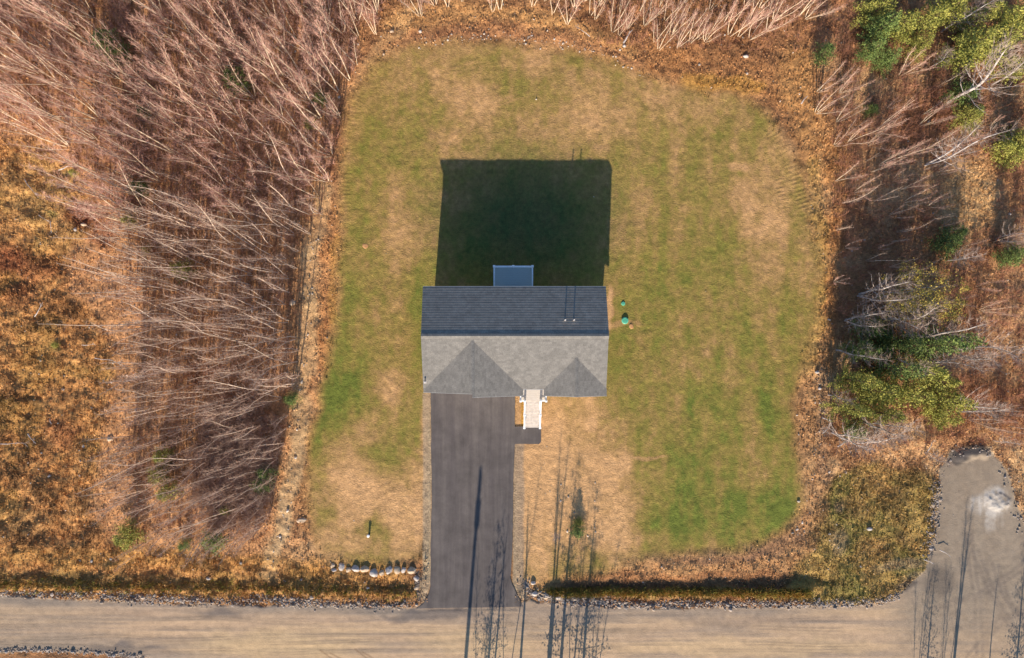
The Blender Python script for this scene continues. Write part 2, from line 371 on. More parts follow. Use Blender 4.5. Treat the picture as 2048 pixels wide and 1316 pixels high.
# ---- roads
sdr = sd_poly(PX + (fbm(GX, GY, 1.2, 4, 71) - .5) * 14, PY + (fbm(GX, GY, 1.2, 4, 72) - .5) * 12, ROAD)
streak = fbm(GX, GY, (14, .8), 4, 300); streak2 = fbm(GX, GY, (9, .35), 3, 310)
vst = fbm(GX, GY, (.7, 8), 4, 330)
rm = sst(-3, 2, sdr)
blend(rm, S(202, 170, 140))
blend(rm * norm01(streak) * .65, S(214, 180, 142)); blend(rm * sst(.45, .7, streak2) * .6, S(160, 142, 126))
edge = sst(34, 4, sdr) * sst(1750, 1500, PX + 0 * PY)
blend(rm * edge * (.45 + .5 * norm01(streak)), S(150, 136, 124)); blend(rm * sst(300, 0, PX) * .3, S(160, 142, 124))
for x, y, rx, ry, a in ((860, 1232, 120, 12, .7), (220, 1297, 60, 10, .8), (300, 1302, 50, 8, .6), (1500, 1240, 200, 12, .35), (440, 1225, 50, 12, .6), (340, 1208, 40, 8, .5)): blend(rm * ell(x, y, rx, ry, a), S(118, 108, 104))
for x, y, rx, ry, a in ((560, 1290, 200, 30, .6), (950, 1290, 130, 26, .4), (1500, 1295, 300, 20, .4)): blend(rm * ell(x, y, rx, ry, a), S(222, 188, 142))
side = rm * sst(1760, 1850, PX) * sst(1320, 1180, PY)
blend(side * .9, S(150, 132, 114)); blend(side * norm01(vst) * .6, S(176, 158, 138)); blend(side * sst(.55, .75, n_clump) * .3, S(116, 106, 100))
side2 = rm * sst(1730, 1850, PX); blend(side2 * .35, S(164, 146, 126))
for pts in ([(1960, 1316), (1955, 1200), (1935, 1050)], [(2048, 1290), (1990, 1200), (1950, 1100)], [(1990, 1130), (2010, 1190), (2060, 1260)], [(1940, 1316), (2000, 1240), (2060, 1220)], [(1870, 1216), (1960, 1190), (2048, 1130)]):
    for off_ in (-6, 6):
        dd = d_line(WX * .2 + PX * .8 + off_, WY * .2 + PY * .8 + off_ * .3, pts); blend(side2 * (1 - sst(1, 6, dd)) * .45 * norm01(n_mid + .1), S(128, 114, 104))
for x, y, rx, ry, a in ((1940, 903, 40, 14, .95), (1915, 915, 26, 12, .8), (1880, 1165, 30, 30, .5), (1810, 1172, 30, 6, .7)): blend(ell(x, y, rx, ry, a), S(70, 66, 68))
for yy_ in (1238, 1252, 1268, 1283, 1297):
    for o_ in (0, 5):
        dd = np.abs(PY - yy_ - o_ - (fbm(GX, GY, 9, 2, int(yy_)) - .5) * 26); blend(rm * (1 - sst(.6, 2.6, dd)) * .5 * sst(.35, .6, fbm(GX, GY, 6, 2, int(yy_) + 7)) * sst(1830, 1760, PX), S(150, 130, 110))
fingers = sst(.42, .6, fbm(GX, GY, (.45, 4), 3, 340))
for x, y, rx, ry, a in ((1990, 1002, 34, 30, 1.0), (1975, 1030, 36, 34, .9), (1965, 1015, 30, 24, .9)): blend(ell(x, y, rx, ry, a) * (sst(1040, 1010, PY) * .5 + fingers * .7) * norm01(n_fine + .12) * .95, S(214, 202, 190))
blend(ell(2004, 993, 13, 4, .9) * sst(.35, .55, n_fine), S(60, 60, 70)); blend(ell(1998, 1003, 16, 6, .5) * sst(.35, .55, n_fine), S(130, 130, 138))
for cx, y0, y1 in ((640, 1300, 1316), (660, 1306, 1316), (710, 1298, 1316), (725, 1304, 1316)):
    dd = d_line(PX, PY, [(cx, y0), (cx + 30, y1 + 6)]); blend(rm * (1 - sst(.8, 2.4, dd)) * .6, S(140, 110, 84))
wild = np.clip(1 - lm - rm, 0, 1)[..., None]; lum = C @ np.array([.3, .6, .1], np.float32)
C = C * (1 - wild) + wild * (C * .88 + lum[..., None] * .12) * 1.10 * np.array([1.0, 1.05, .97], np.float32)
C *= (1 + (fbm(GX, GY, .35, 2, 400) - .5)[..., None] * (.35 * lm + .16 * rm)[..., None])
C = C.astype(np.float32); np.clip(C, .01, .85, out=C)

# ---- relief
inner = (np.abs(GX) < 60) & (np.abs(GY) < 45)
H = np.zeros(GX.shape, np.float32)
rough = np.clip(1 - lm - rm, 0, 1)
H += rough * ((n_mid - .5) * .36 + (n_clump - .5) * .26 + (n_fine - .5) * .12)
H += np.clip(h, 0, 1) * rough * ((n_clump - .5) * .34)
H += lm * ((n_mid - .5) * .07 + (n_fine - .5) * .06 + (fbm(GX, GY, .28, 2, 410) - .5) * .03)
H += rm * ((n_fine - .5) * .03 + (n_mid - .5) * .04 + (streak2 - .5) * .035 * sst(1800, 1700, PX))
def ditch(pts, depth, up, down, a=1.0):
    """asymmetric ditch: steep on the road side, gentle on the lawn side"""
    global H
    xs = [p[0] for p in pts]; ys = [p[1] for p in pts]
    yc = np.interp(WX * .5 + PX * .5, xs, ys) + (fbm(GX, GY, 3.0, 4, 540) - .5) * 16; f = PY - yc
    prof = np.where(f > 0, 1 - sst(0, down, f), 1 - sst(0, up, -f))
    lim = sst(xs[0] - 4, xs[0] + 60, PX) * sst(xs[-1] + 10, xs[-1] - 50, PX)
    H -= depth * prof * lim * a * ((.35 if a < .95 else .7) + (1.1 if a < .95 else .5) * norm01(fbm(GX, GY, (3.5 if a < .95 else 1.2, 1.5), 3, 500)))
ditch([(1085, 1176), (1250, 1176), (1400, 1175), (1500, 1173), (1600, 1166), (1680, 1162)], .28, 26, 9, .97)
ditch([(-300, 1146), (60, 1148), (150, 1158), (300, 1162), (480, 1162), (600, 1165), (700, 1172), (845, 1176)], .11, 22, 10, .9)
crest = [(-300, 1172), (300, 1178), (835, 1186), (1090, 1188), (1400, 1188), (1600, 1184)]
H += (1 - sst(2, 8, np.abs(PY - np.interp(PX, [p[0] for p in crest], [p[1] for p in crest])))) * sst(1640, 1600, PX) * (1 - sst(835, 840, PX) * sst(1090, 1085, PX)) * norm01(fbm(GX, GY, (.7, 2.5), 3, 520) - .08) * .24 * sst(-2, -8, sdr)
for pts, wd in TREADS:
    d = d_line(PX, PY, pts); m = 1 - sst(wd * .7, wd, d); al = np.zeros(GX.shape, np.float32); acc = 0; bestd = np.full(GX.shape, 1e9)
    for (x0, y0), (x1, y1) in zip(pts[:-1], pts[1:]):
        L = math.hypot(x1 - x0, y1 - y0); t = ((PX - x0) * (x1 - x0) + (PY - y0) * (y1 - y0)) / L
        tc = np.clip(t, 0, L); dd = np.hypot(PX - x0 - tc * (x1 - x0) / L, PY - y0 - tc * (y1 - y0) / L)
        al = np.where(dd < bestd, acc + t, al); bestd = np.minimum(dd, bestd); acc += L
    H += m * np.sin(al * GS * 2 * math.pi / .34) * .015 * norm01(n_mid2 + .05) * (.4 + norm01(n_clump))
H += ell(1945, 905, 40, 16, .25) + ell(1992, 1003, 26, 16, 1.0) * (.05 + .22 * np.clip(n_fine - .35, 0, 1))
H *= inner
pad = sst(40, 25, np.hypot(np.maximum(np.abs(PX - 1030) - 180, 0), np.maximum(np.abs(PY - 690) - 110, 0)))
H *= 1 - pad * .7
drv = sst(8, 2, np.maximum(np.abs(PX - 945) - 84, np.abs(PY - 1000) - 215)); H *= 1 - drv; H -= drv * .03
drv2 = sst(8, 2, np.maximum(np.abs(PX - 1056) - 28, np.abs(PY - 870) - 20)); H *= 1 - drv2; H -= drv2 * .03
H = H.astype(np.float32)
_ix = lambda x: np.clip(np.searchsorted(gx, x), 0, len(gx) - 1); _iy = lambda y: np.clip(np.searchsorted(gy, y), 0, len(gy) - 1)
def hz(x, y): return float(H[_iy(y), _ix(x)])

# ---- one sheet, cut into its named surfaces
cellroad = (sdr[:-1, :-1] > 0); celllawn = (sdl[:-1, :-1] > 0) & ~cellroad
ny, nx = GX.shape
vid = np.arange(ny * nx).reshape(ny, nx)
Q = np.stack([vid[:-1, :-1], vid[:-1, 1:], vid[1:, 1:], vid[1:, :-1]], -1)
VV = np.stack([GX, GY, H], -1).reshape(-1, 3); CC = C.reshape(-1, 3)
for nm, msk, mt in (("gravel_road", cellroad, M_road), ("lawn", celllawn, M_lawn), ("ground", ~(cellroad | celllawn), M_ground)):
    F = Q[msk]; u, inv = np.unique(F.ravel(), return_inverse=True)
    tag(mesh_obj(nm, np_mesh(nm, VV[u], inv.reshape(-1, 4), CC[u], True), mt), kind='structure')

# ------------------------------------------------------------------ driveway and walk (a raised asphalt slab)
M_asph = None
def asphalt():
    m, t, b = nodes_of("asphalt", .9); v = obj_coord(t)
    f = mrange(t, noise(t, obj_coord(t, (1.4, .08, 1)), 1.1, 6, .7), .36, .64, 0, 1)
    c = mixc(t, f, S(96, 88, 87), S(114, 105, 101))
    g1 = mrange(t, noise(t, v, .7, 5, .7), .3, .7, .78, 1.22); g2 = mrange(t, noise(t, v, 40, 2), .3, .7, .85, 1.15)
    t.links.new(vscale(t, c, mul(t, g1, g2)), b.inputs["Base Color"]); bump(t, b, noise(t, v, 60, 2), .4, .01); return m
M_asph = asphalt()
slab = [(862, 770), (1030, 770), (1030, 853), (1080, 853), (1082, 857), (1082, 884), (1078, 888), (1030, 888), (1027, 950), (1025, 1100), (1021, 1155), (1024, 1168), (1046, 1213),
        (833, 1217), (846, 1208), (856, 1192), (861, 1172), (861, 1100), (864, 990), (862, 900)]
_e = []
for (a, b) in zip(slab, slab[1:] + slab[:1]):
    L = math.hypot(b[0] - a[0], b[1] - a[1]); k = max(1, int(L / 9))
    for i in range(k):
        j = 0 if i == 0 else random.uniform(-.7, .7)
        _e.append((a[0] + (b[0] - a[0]) * i / k + j, a[1] + (b[1] - a[1]) * i / k + j * .5))
mb = MB(); top = [(*P(x, y), .045 if y < 1175 else .045 - .022 * (y - 1175) / 40) for x, y in _e][::-1]
mb.face(top)
for a, b in zip(top, top[1:] + top[:1]): mb.face([b, a, (a[0], a[1], -.06), (b[0], b[1], -.06)])
tag(mb.build("driveway", M_asph), kind='structure')

# ------------------------------------------------------------------ house
ZR, PIT = 5.7, .33
RX0, RX1, YR, YB, YF = -6.75, 7.17, -.52, 3.22, -4.585
zmain = lambda x, y: ZR - PIT * abs(y - YR)
def clip(poly, ax, val, keep_less):
    out = []
    for a, b in zip(poly, poly[1:] + poly[:1]):
        ia = (a[ax] <= val) == keep_less; ib = (b[ax] <= val) == keep_less
        if ia: out.append(a)
        if ia != ib:
            t = (val - a[ax]) / (b[ax] - a[ax]); out.append(tuple(a[k] + (b[k] - a[k]) * t for k in (0, 1)))
    return out
def shingles(mb, poly, ax, sgn, start, zf, course=.16, thick=.014, lift=.0):
    """overlapping courses over a plan polygon; downslope runs along axis ax in direction sgn from start"""
    k = 0
    lo = min(p[ax] * sgn for p in poly); hi = max(p[ax] * sgn for p in poly)
    s = start * sgn
    while s < hi:
        e = s + course
        if e > lo:
            q = clip(poly, ax, max(s, lo - 1) * sgn, sgn < 0) if s > lo else poly
            q = clip(q, ax, e * sgn, sgn > 0) if q else q
            q = [p for i, p in enumerate(q) if math.dist(p, q[i - 1]) > 1e-5]
            if len(q) > 2:
                hgt = lambda p: zf(*p) + lift + thick * max(0, min(1, (p[ax] * sgn - s) / course))
                mb.face([(p[0], p[1], hgt(p)) for p in q])
                for a, b in zip(q, q[1:] + q[:1]):
                    if abs(a[ax] * sgn - e) < 1e-4 and abs(b[ax] * sgn - e) < 1e-4:
                        mb.face([(b[0], b[1], hgt(b)), (a[0], a[1], hgt(a)), (a[0], a[1], zf(*a) + lift), (b[0], b[1], zf(*b) + lift)])
        s = e
def shingle_mat(name, swap, k=1.0):
    m, t, b = nodes_of(name, .95)
    tc = N(t, "ShaderNodeTexCoord"); sp = N(t, "ShaderNodeSeparateXYZ"); cb = N(t, "ShaderNodeCombineXYZ")
    t.links.new(tc.outputs["Object"], sp.inputs[0])
    t.links.new(sp.outputs[1 if swap else 0], cb.inputs[0]); t.links.new(sp.outputs[0 if swap else 1], cb.inputs[1])
    br = N(t, "ShaderNodeTexBrick"); t.links.new(cb.outputs[0], br.inputs["Vector"])
    br.inputs["Scale"].default_value = 1; br.inputs["Brick Width"].default_value = .27; br.inputs["Row Height"].default_value = .16
    br.inputs["Mortar Size"].default_value = .0; br.inputs["Color1"].default_value = (.172 * k, .157 * k, .141 * k, 1); br.inputs["Color2"].default_value = (.222 * k, .202 * k, .180 * k, 1)
    n1 = mrange(t, noise(t, tc.outputs["Object"], 1.3, 4), .3, .7, .9, 1.1); n2 = mrange(t, noise(t, tc.outputs["Object"], 14, 3), .3, .7, .8, 1.2)
    t.links.new(vscale(t, br.outputs["Color"], mul(t, n1, n2)), b.inputs["Base Color"]); return m
M_sh = shingle_mat("roof_shingle", False); M_shg = shingle_mat("gable_shingle", True, .95)
M_white = plain("white_vinyl", np.array([.78, .78, .78]), np.array([.7, .7, .7]), 2, .5, 0)
M_trim = plain("grey_trim", np.array([.42, .42, .42]), np.array([.36, .36, .37]), 2, .6, 0)
def siding():
    m, t, b = nodes_of("clapboard", .6); tc = N(t, "ShaderNodeTexCoord"); wv = N(t, "ShaderNodeTexWave", bands_direction='Z', wave_profile='SAW')
    t.links.new(tc.outputs["Object"], wv.inputs["Vector"]); wv.inputs["Scale"].default_value = 1.57; b.inputs["Base Color"].default_value = (.55, .57, .6, 1)
    bump(t, b, wv.outputs["Fac"], .5, .02); return m
M_sid = siding(); M_conc = plain("concrete", S(150, 146, 140), S(128, 124, 118), 3)
M_glass = nodes_of("window_glass", .08)[0]; M_glass.node_tree.nodes["Principled BSDF"].inputs["Base Color"].default_value = (.03, .04, .05, 1)
house = empty("house", (0, 0, 0)); tag(house, "raised ranch house with dark grey shingle roof and two front gables", "house")

mb = MB()
shingles(mb, [(RX0, YR), (RX1 + .03, YR), (RX1 - .04, YB), (RX0 - .02, YB)], 1, 1, YR, zmain, course=.19, thick=.0135)
shingles(mb, [(RX0, YF), (RX1, YF), (RX1, YR), (RX0, YR)], 1, -1, YR, zmain, thick=.022)
# deck under the shingles
for y0, y1 in ((YR, YB), (YF, YR)):
    pts = [(RX0 + .01, y0), (RX1 - .05, y0), (RX1 - .05, y1), (RX0 + .01, y1)]
    mb.face([(x, y, zmain(x, y) - .14) for x, y in pts][::-1])
for x in (RX0 + .01, RX1 - .05):
    mb.face([(x, YB - .01, zmain(x, YB)), (x, YR, ZR), (x, YR, ZR - .14), (x, YB - .01, zmain(x, YB) - .14)])
    mb.face([(x, YF + .01, zmain(x, YF)), (x, YR, ZR), (x, YR, ZR - .14), (x, YF + .01, zmain(x, YF) - .14)])
roof = mb.build("roof", M_sh, house)
# cap shingles on the ridge
mb = MB(); x = RX0
while x < RX1:
    x1 = min(x + .22, RX1 + .02)
    for s in (-1, 1):
        mb.face([(x, YR, ZR + .03), (x1, YR, ZR + .042), (x1, YR + s * .17, ZR + .042 - PIT * .17), (x, YR + s * .17, ZR + .03 - PIT * .17)])
        mb.face([(x, YR + s * .17, ZR + .03 - PIT * .17), (x1, YR + s * .17, ZR + .042 - PIT * .17), (x1, YR + s * .18, ZR - PIT * .18), (x, YR + s * .18, ZR - PIT * .18)])
    x = x1
mb.build("ridge_cap", M_sh, roof)
GA = [(-2.94, -6.74, .84, -.86, -4.82, -5.08), (4.83, 2.42, 7.2, -2.17, -5.08, -5.08)]   # ridge x, left, right, peak y, front y of each half
gables = []
for xg, xl, xr, yp, yfl, yfr in GA:
    zg = ZR - PIT * abs(yp - YR)
    zf = lambda x, y, xg=xg, zg=zg: zg - PIT * abs(x - xg)
    mb = MB()
    shingles(mb, [(xg, yp + .04), (xl, YF + .04), (xl, yfl), (xg, yfl)], 0, -1, xg, zf, lift=.012)
    shingles(mb, [(xg, yp + .04), (xg, yfr), (xr, yfr), (xr, YF + .04)], 0, 1, xg, zf, lift=.012)
    for xa, yf in ((xl, yfl), (xr, yfr)):
        mb.face([(xa, YF, zf(xa, 0) - .1), (xa, yf + .02, zf(xa, 0) - .1), (xg, yf + .02, zg - .1), (xg, YF, zg - .1)])
        mb.face([(xa, yf + .01, zf(xa, 0)), (xg, yf + .01, zg), (xg, yf + .01, zg - .16), (xa, yf + .01, zf(xa, 0) - .16)])
    gb = mb.build("gable_roof", M_shg, house); gables.append(gb)
    y = yp + .05; mb = MB()
    while y > yfr:
        y1 = max(y - .22, yfr)
        for s in (-1, 1):
            if s < 0 and y1 < yfl: continue
            mb.face([(xg, y, zg + .035), (xg, y1, zg + .048), (xg + s * .15, y1, zg + .048 - PIT * .15), (xg + s * .15, y, zg + .035 - PIT * .15)])
        y = y1
    mb.build("ridge_cap", M_sh, gb)
    mb = MB()
    mb.box(xl + .02, xl + .06, yfl, YF, zf(xl, 0) - .16, zf(xl, 0) - .02).box(xr - .06, xr - .02, yfr, YF, zf(xr, 0) - .16, zf(xr, 0) - .02)
    for xa, yf in ((xl, yfl), (xr, yfr)):
        mb.bar((xa, yf - .012, zf(xa, 0) - .085), (xg, yf - .012, zg - .085), .024, .15, up=(0, 0, 1))
    mb.build("rake_board", M_trim, gb)
mb = MB(); mb.box(RX0, RX1 - .04, YB + .005, YB + .03, zmain(0, YB) - .15, zmain(0, YB) - .0)
mb.build("eave_board", M_trim, roof)
MB().box(.86, 2.4, YF - .03, YF - .004, zmain(0, YF) - .15, zmain(0, YF)).build("eave_board", M_trim, roof)
# pipes through the back slope, mast on the west rake
M_pipe = plain("white_pipe", np.array([.7, .62, .58]), np.array([.6, .55, .5]), 8, .5, 0); M_dark = plain("dark_metal", S(60, 66, 80), S(50, 54, 66), 4, .5, 0)
for px, py in ((1130, 640), (1147.5, 640)):
    x, y = P(px, py, 5.4); z = zmain(x, y)
    mb = MB(); mb.tube([(x, y, z - .1), (x, y, z + .60)], [.05, .05], 10); mb.build("vent_pipe", M_pipe, roof, smooth=False)
x, y = P(849, 765, 4.9); z = zmain(x, y)
mb = MB(); mb.tube([(x, y, z - .1), (x, y, z + .32)], [.035, .035], 8).box(x - .1, x + .1, y - .08, y + .06, z + .0, z + .05); mb.tube([(x, y, z + .27), (x, y, z + .35)], [.07, .05], 8)
mb.build("service_mast", M_pipe, roof)
# walls: main body with gable ends, and the two front bodies
WX0, WX1, WY0, WY1 = -6.42, 6.86, -4.05, 2.92
mb = MB()
zw = lambda y: zmain(0, y) - .15
for x in (WX0, WX1):
    mb.face([(x, WY0, .25), (x, WY1, .25), (x, WY1, zw(WY1)), (x, YR, ZR - .15), (x, WY0, zw(WY0))])
mb.face([(WX0, WY1, .25), (WX1, WY1, .25), (WX1, WY1, zw(WY1)), (WX0, WY1, zw(WY1))])
mb.face([(WX0, WY0, .25), (WX1, WY0, .25), (WX1, WY0, zw(WY0)), (WX0, WY0, zw(WY0))])
for (xg, xl, xr, yp, yfl, yfr) in GA:
    zg = ZR - PIT * abs(yp - YR) - .11; a, b = xl + .32, xr - .32; y = -4.55
    za = zg - PIT * (xg - a); zb = zg - PIT * (b - xg)
    mb.face([(a, y, .25), (b, y, .25), (b, y, zb), (xg, y, zg), (a, y, za)])
    for xx, zz in ((a, za), (b, zb)): mb.face([(xx, y, .25), (xx, WY0, .25), (xx, WY0, zz), (xx, y, zz)])
mb.build("wall", M_sid, house)
mb = MB(); mb.box(WX0 + .03, WX1 - .03, WY0, WY1 - .03, -.05, .26).box(-6.38, .48, -4.52, WY0 - .003, -.05, .26).box(2.78, 6.82, -4.52, WY0 - .003, -.05, .26)
mb.build("foundation", M_conc, house)
def window(x0, x1, z0, z1, y, out):
    mb = MB(); s = out
    for a in ((x0 - .08, x0, z0 - .08, z1 + .08), (x1, x1 + .08, z0 - .08, z1 + .08), (x0, x1, z1, z1 + .08), (x0, x1, z0 - .08, z0), (x0, x1, (z0 + z1) / 2 - .02, (z0 + z1) / 2 + .02)):
        mb.box(a[0], a[1], min(y, y + s * .05), max(y, y + s * .05), a[2], a[3])
    fr = mb.build("window", M_white, house)
    MB().box(x0, x1, min(y + s * .005, y + s * .02), max(y + s * .005, y + s * .02), z0, z1).build("pane", M_glass, fr)
for a in ((3.7, 4.6, 2.7, 3.9), (4.9, 5.8, 2.7, 3.9), (-3.6, -2.2, 3.0, 4.1)): window(*a, -4.55, -1)
for a in ((-5.4, -4.4, 2.8, 4.0), (-3.4, -2.4, 2.8, 4.0), (3.4, 4.4, 2.8, 4.0), (5.2, 6.1, 2.8, 4.0), (4.4, 5.4, .9, 1.6)): window(*a, WY1, 1)
for xa, xb in ((-6.05, -3.35), (-2.55, .15)):
    mb = MB()
    for k in range(4): mb.box(xa, xb, -4.60, -4.555, .08 + k * .56, .08 + k * .56 + .545)
    mb.build("garage_door", M_white, house)
d = MB().box(1.15, 2.08, WY0 - .07, WY0 - .003, 1.72, 3.8).build("front_door", M_dark, house)
d = MB().box(-.85, 1.0, WY1 + .003, WY1 + .06, 2.72, 4.34).build("back_door", M_white, house); MB().box(-.7, .85, WY1 + .062, WY1 + .07, 2.8, 4.26).build("pane", M_glass, d)

# ---- front landing and stairs
def board_mat(name, c1, c2, ax, pitch):
    m, t, b = nodes_of(name, .75); tc = N(t, "ShaderNodeTexCoord"); sp = N(t, "ShaderNodeSeparateXYZ"); t.links.new(tc.outputs["Object"], sp.inputs[0])
    f = N(t, "ShaderNodeMath", operation='FRACT'); t.links.new(mul(t, sp.outputs[ax], 1 / pitch), f.inputs[0])
    gap = mrange(t, f.outputs[0], 0, .07, .35, 1.0)
    c = mixc(t, mrange(t, noise(t, obj_coord(t, (1, 6, 1) if ax == 1 else (6, 1, 1)), 3), .35, .65, 0, 1), c1, c2)
    t.links.new(vscale(t, c, gap), b.inputs["Base Color"]); return m
M_deckf = board_mat("beige_deck_board", S(240, 228, 216), S(226, 212, 200), 1, .14)
M_tread = plain("beige_tread", S(240, 228, 218), S(214, 202, 192), 4, .8, 0)
M_deckb = board_mat("grey_deck_board", np.array([.46, .52, .50]), np.array([.42, .47, .46]), 1, .14)
ZL = 1.72
def railing(parent, pts, z, posts, caps=True, zz=None):
    """top rail, bottom rail and balusters between points; zz gives floor height at each point"""
    mb = MB(); zz = zz or [z] * len(pts)
    for i in range(len(pts) - 1):
        a, b = pts[i], pts[i + 1]; za, zb = zz[i], zz[i + 1]
        up = (0, 0, 1)
        mb.bar((*a, za + .93), (*b, zb + .93), .10, .06, up); mb.bar((*a, za + .12), (*b, zb + .12), .05, .05, up)
        L = math.dist(a, b); n = max(2, int(L / .12))
        for k in range(1, n):
            t = k / n; x = a[0] + (b[0] - a[0]) * t; y = a[1] + (b[1] - a[1]) * t; q = za + (zb - za) * t
            mb.box(x - .017, x + .017, y - .017, y + .017, q + .12, q + .92)
    rl = mb.build("railing", M_white, parent)
    for (x, y, zb, zt) in posts:
        mb = MB(); mb.box(x - .065, x + .065, y - .065, y + .065, zb, zt); mb.box(x - .09, x + .09, y - .09, y + .09, zt, zt + .035)
        i = len(mb.v); mb.v += [(x - .07, y - .07, zt + .035), (x + .07, y - .07, zt + .035), (x + .07, y + .07, zt + .035), (x - .07, y + .07, zt + .035), (x, y, zt + .08)]
        mb.f += [(i, i + 1, i + 4), (i + 1, i + 2, i + 4), (i + 2, i + 3, i + 4), (i + 3, i, i + 4)]
        mb.build("post", M_white, parent)
mb = MB(); mb.box(.62, 2.74, -5.72, WY0 - .08, ZL - .04, ZL); mb.box(.64, 2.72, -5.70, -5.67, ZL - .28, ZL - .042); mb.box(.64, .67, -5.66, -4.6, ZL - .28, ZL - .042).box(2.69, 2.72, -5.66, -4.6, ZL - .28, ZL - .042)
landing = mb.build("front_landing", M_deckf, house)
SX0, SX1, NT, RUN = 1.06, 2.20, 9, .262
mb = MB(); rise = ZL / (NT + 1)
for k in range(NT):
    z = ZL - rise * (k + 1); y1 = -5.725 - k * RUN; y0 = y1 - RUN
    mb.box(SX0, SX1, y0 - .025, y1 - .14 - .006, z - .04, z).box(SX0, SX1, y1 - .14, y1, z - .04, z)
    mb.box(SX0 + .02, SX1 - .02, y1 - .02, y1 - .004, z + .002, z + rise - .042)
st = mb.build("stairs", M_tread, house)
YE = -5.725 - NT * RUN
mb = MB()
for x in (SX0 - .055, SX1 + .015):
    i = len(mb.v); mb.v += [(x + q, yy, zz) for q in (0, .04) for yy, zz in ((-5.72, ZL - .05), (YE, .02), (YE, .0), (YE + .25, 0), (-5.72, ZL - .35))]
    mb.f += [tuple(i + k for k in range(5)), tuple(i + 9 - k for k in range(5))] + [(i + k, i + (k + 1) % 5, i + 5 + (k + 1) % 5, i + 5 + k) for k in range(5)]
mb.build("stringer", M_white, st)
xs0, xs1 = SX0 - .06, SX1 + .07
railing(landing, [(.68, -4.62), (.68, -5.66), (xs0, -5.66)], ZL, [(.68, -5.66, ZL, ZL + 1.0), (.68, -4.68, ZL, ZL + 1.0)])
railing(landing, [(xs1, -5.66), (2.68, -5.66), (2.68, -4.62)], ZL, [(2.68, -5.66, ZL, ZL + 1.0), (2.68, -4.68, ZL, ZL + 1.0)])
YM = (-5.66 + YE) / 2
for x in (xs0, xs1):
    railing(st, [(x, -5.66), (x, YE + .06)], 0, [(x, -5.66, ZL, ZL + 1.02), (x, YM, .4, ZL / 2 + 1.02), (x, YE + .08, 0, 1.05)], zz=[ZL, .08])
for x in (.72, 2.64):
    MB().box(x - .06, x + .06, -5.60, -5.48, -.05, ZL - .29).build("support_post", M_white, landing)
# ---- back deck
ZD = 2.62
deck = MB().box(-1.42, 1.62, WY1 + .08, 4.90, ZD - .04, ZD).box(-1.40, 1.60, 4.84, 4.88, ZD - .28, ZD - .042).build("back_deck", M_deckb, house)
railing(deck, [(-1.38, WY1 + .08), (-1.38, 4.84), (.1, 4.84), (1.58, 4.84), (1.58, WY1 + .08)], ZD, [(-1.38, 4.84, ZD, ZD + 1.02), (.1, 4.84, ZD, ZD + 1.02), (1.58, 4.84, ZD, ZD + 1.02)])
for x in (-1.3, .1, 1.5): MB().box(x - .07, x + .07, 4.7, 4.83, -.05, ZD - .29).build("support_post", M_white, deck)

# ------------------------------------------------------------------ trees
def bark(name, c1, c2, sc=3):
    m, t, b = nodes_of(name, .85); v = obj_coord(t, (1, 1, .6)); oi = N(t, "ShaderNodeObjectInfo")
    c = mixc(t, mrange(t, noise(t, v, sc, 4), .42, .62, 0, 1), c1, c2)
    t.links.new(vscale(t, c, mrange(t, oi.outputs["Random"], 0, 1, .8, 1.2)), b.inputs["Base Color"]); return m
M_birch = bark("pale_birch_bark", S(250, 226, 196), S(206, 176, 146)); M_pop = bark("grey_tan_bark", S(252, 226, 202), S(214, 182, 156))
M_wbirch = bark("white_birch_bark", S(226, 214, 208), S(164, 148, 140)); M_brown = bark("brown_bark", S(120, 92, 74), S(90, 68, 54))
M_twig = bark("mauve_twigs", S(234, 184, 164), S(202, 152, 134), 1.5); M_twig2 = bark("grey_twigs", S(220, 184, 164), S(180, 144, 124), 1.5); M_twigw = bark("pale_twigs", S(206, 182, 168), S(150, 124, 110), 2)
def leaf_mat(name, c1, c2, sc=1.4):
    m, t, b = nodes_of(name, .7); v = obj_coord(t)
    c = mixc(t, mrange(t, noise(t, v, sc, 3), .35, .65, 0, 1), c1, c2); oi = N(t, "ShaderNodeObjectInfo")
    f = mul(t, mrange(t, noise(t, v, 7, 2), .3, .7, .7, 1.3), mrange(t, oi.outputs["Random"], 0, 1, .85, 1.15))
    t.links.new(vscale(t, c, f), b.inputs["Base Color"]); return m
M_pine = leaf_mat("yellow_green_needles", S(192, 182, 90), S(146, 150, 70)); M_ever = leaf_mat("green_needles", S(140, 154, 82), S(98, 120, 62)); M_gold = leaf_mat("thin_yellow_leaves", S(220, 186, 88), S(184, 168, 78))
M_brush = bark("reddish_brush", S(196, 138, 110), S(156, 108, 86), .5)

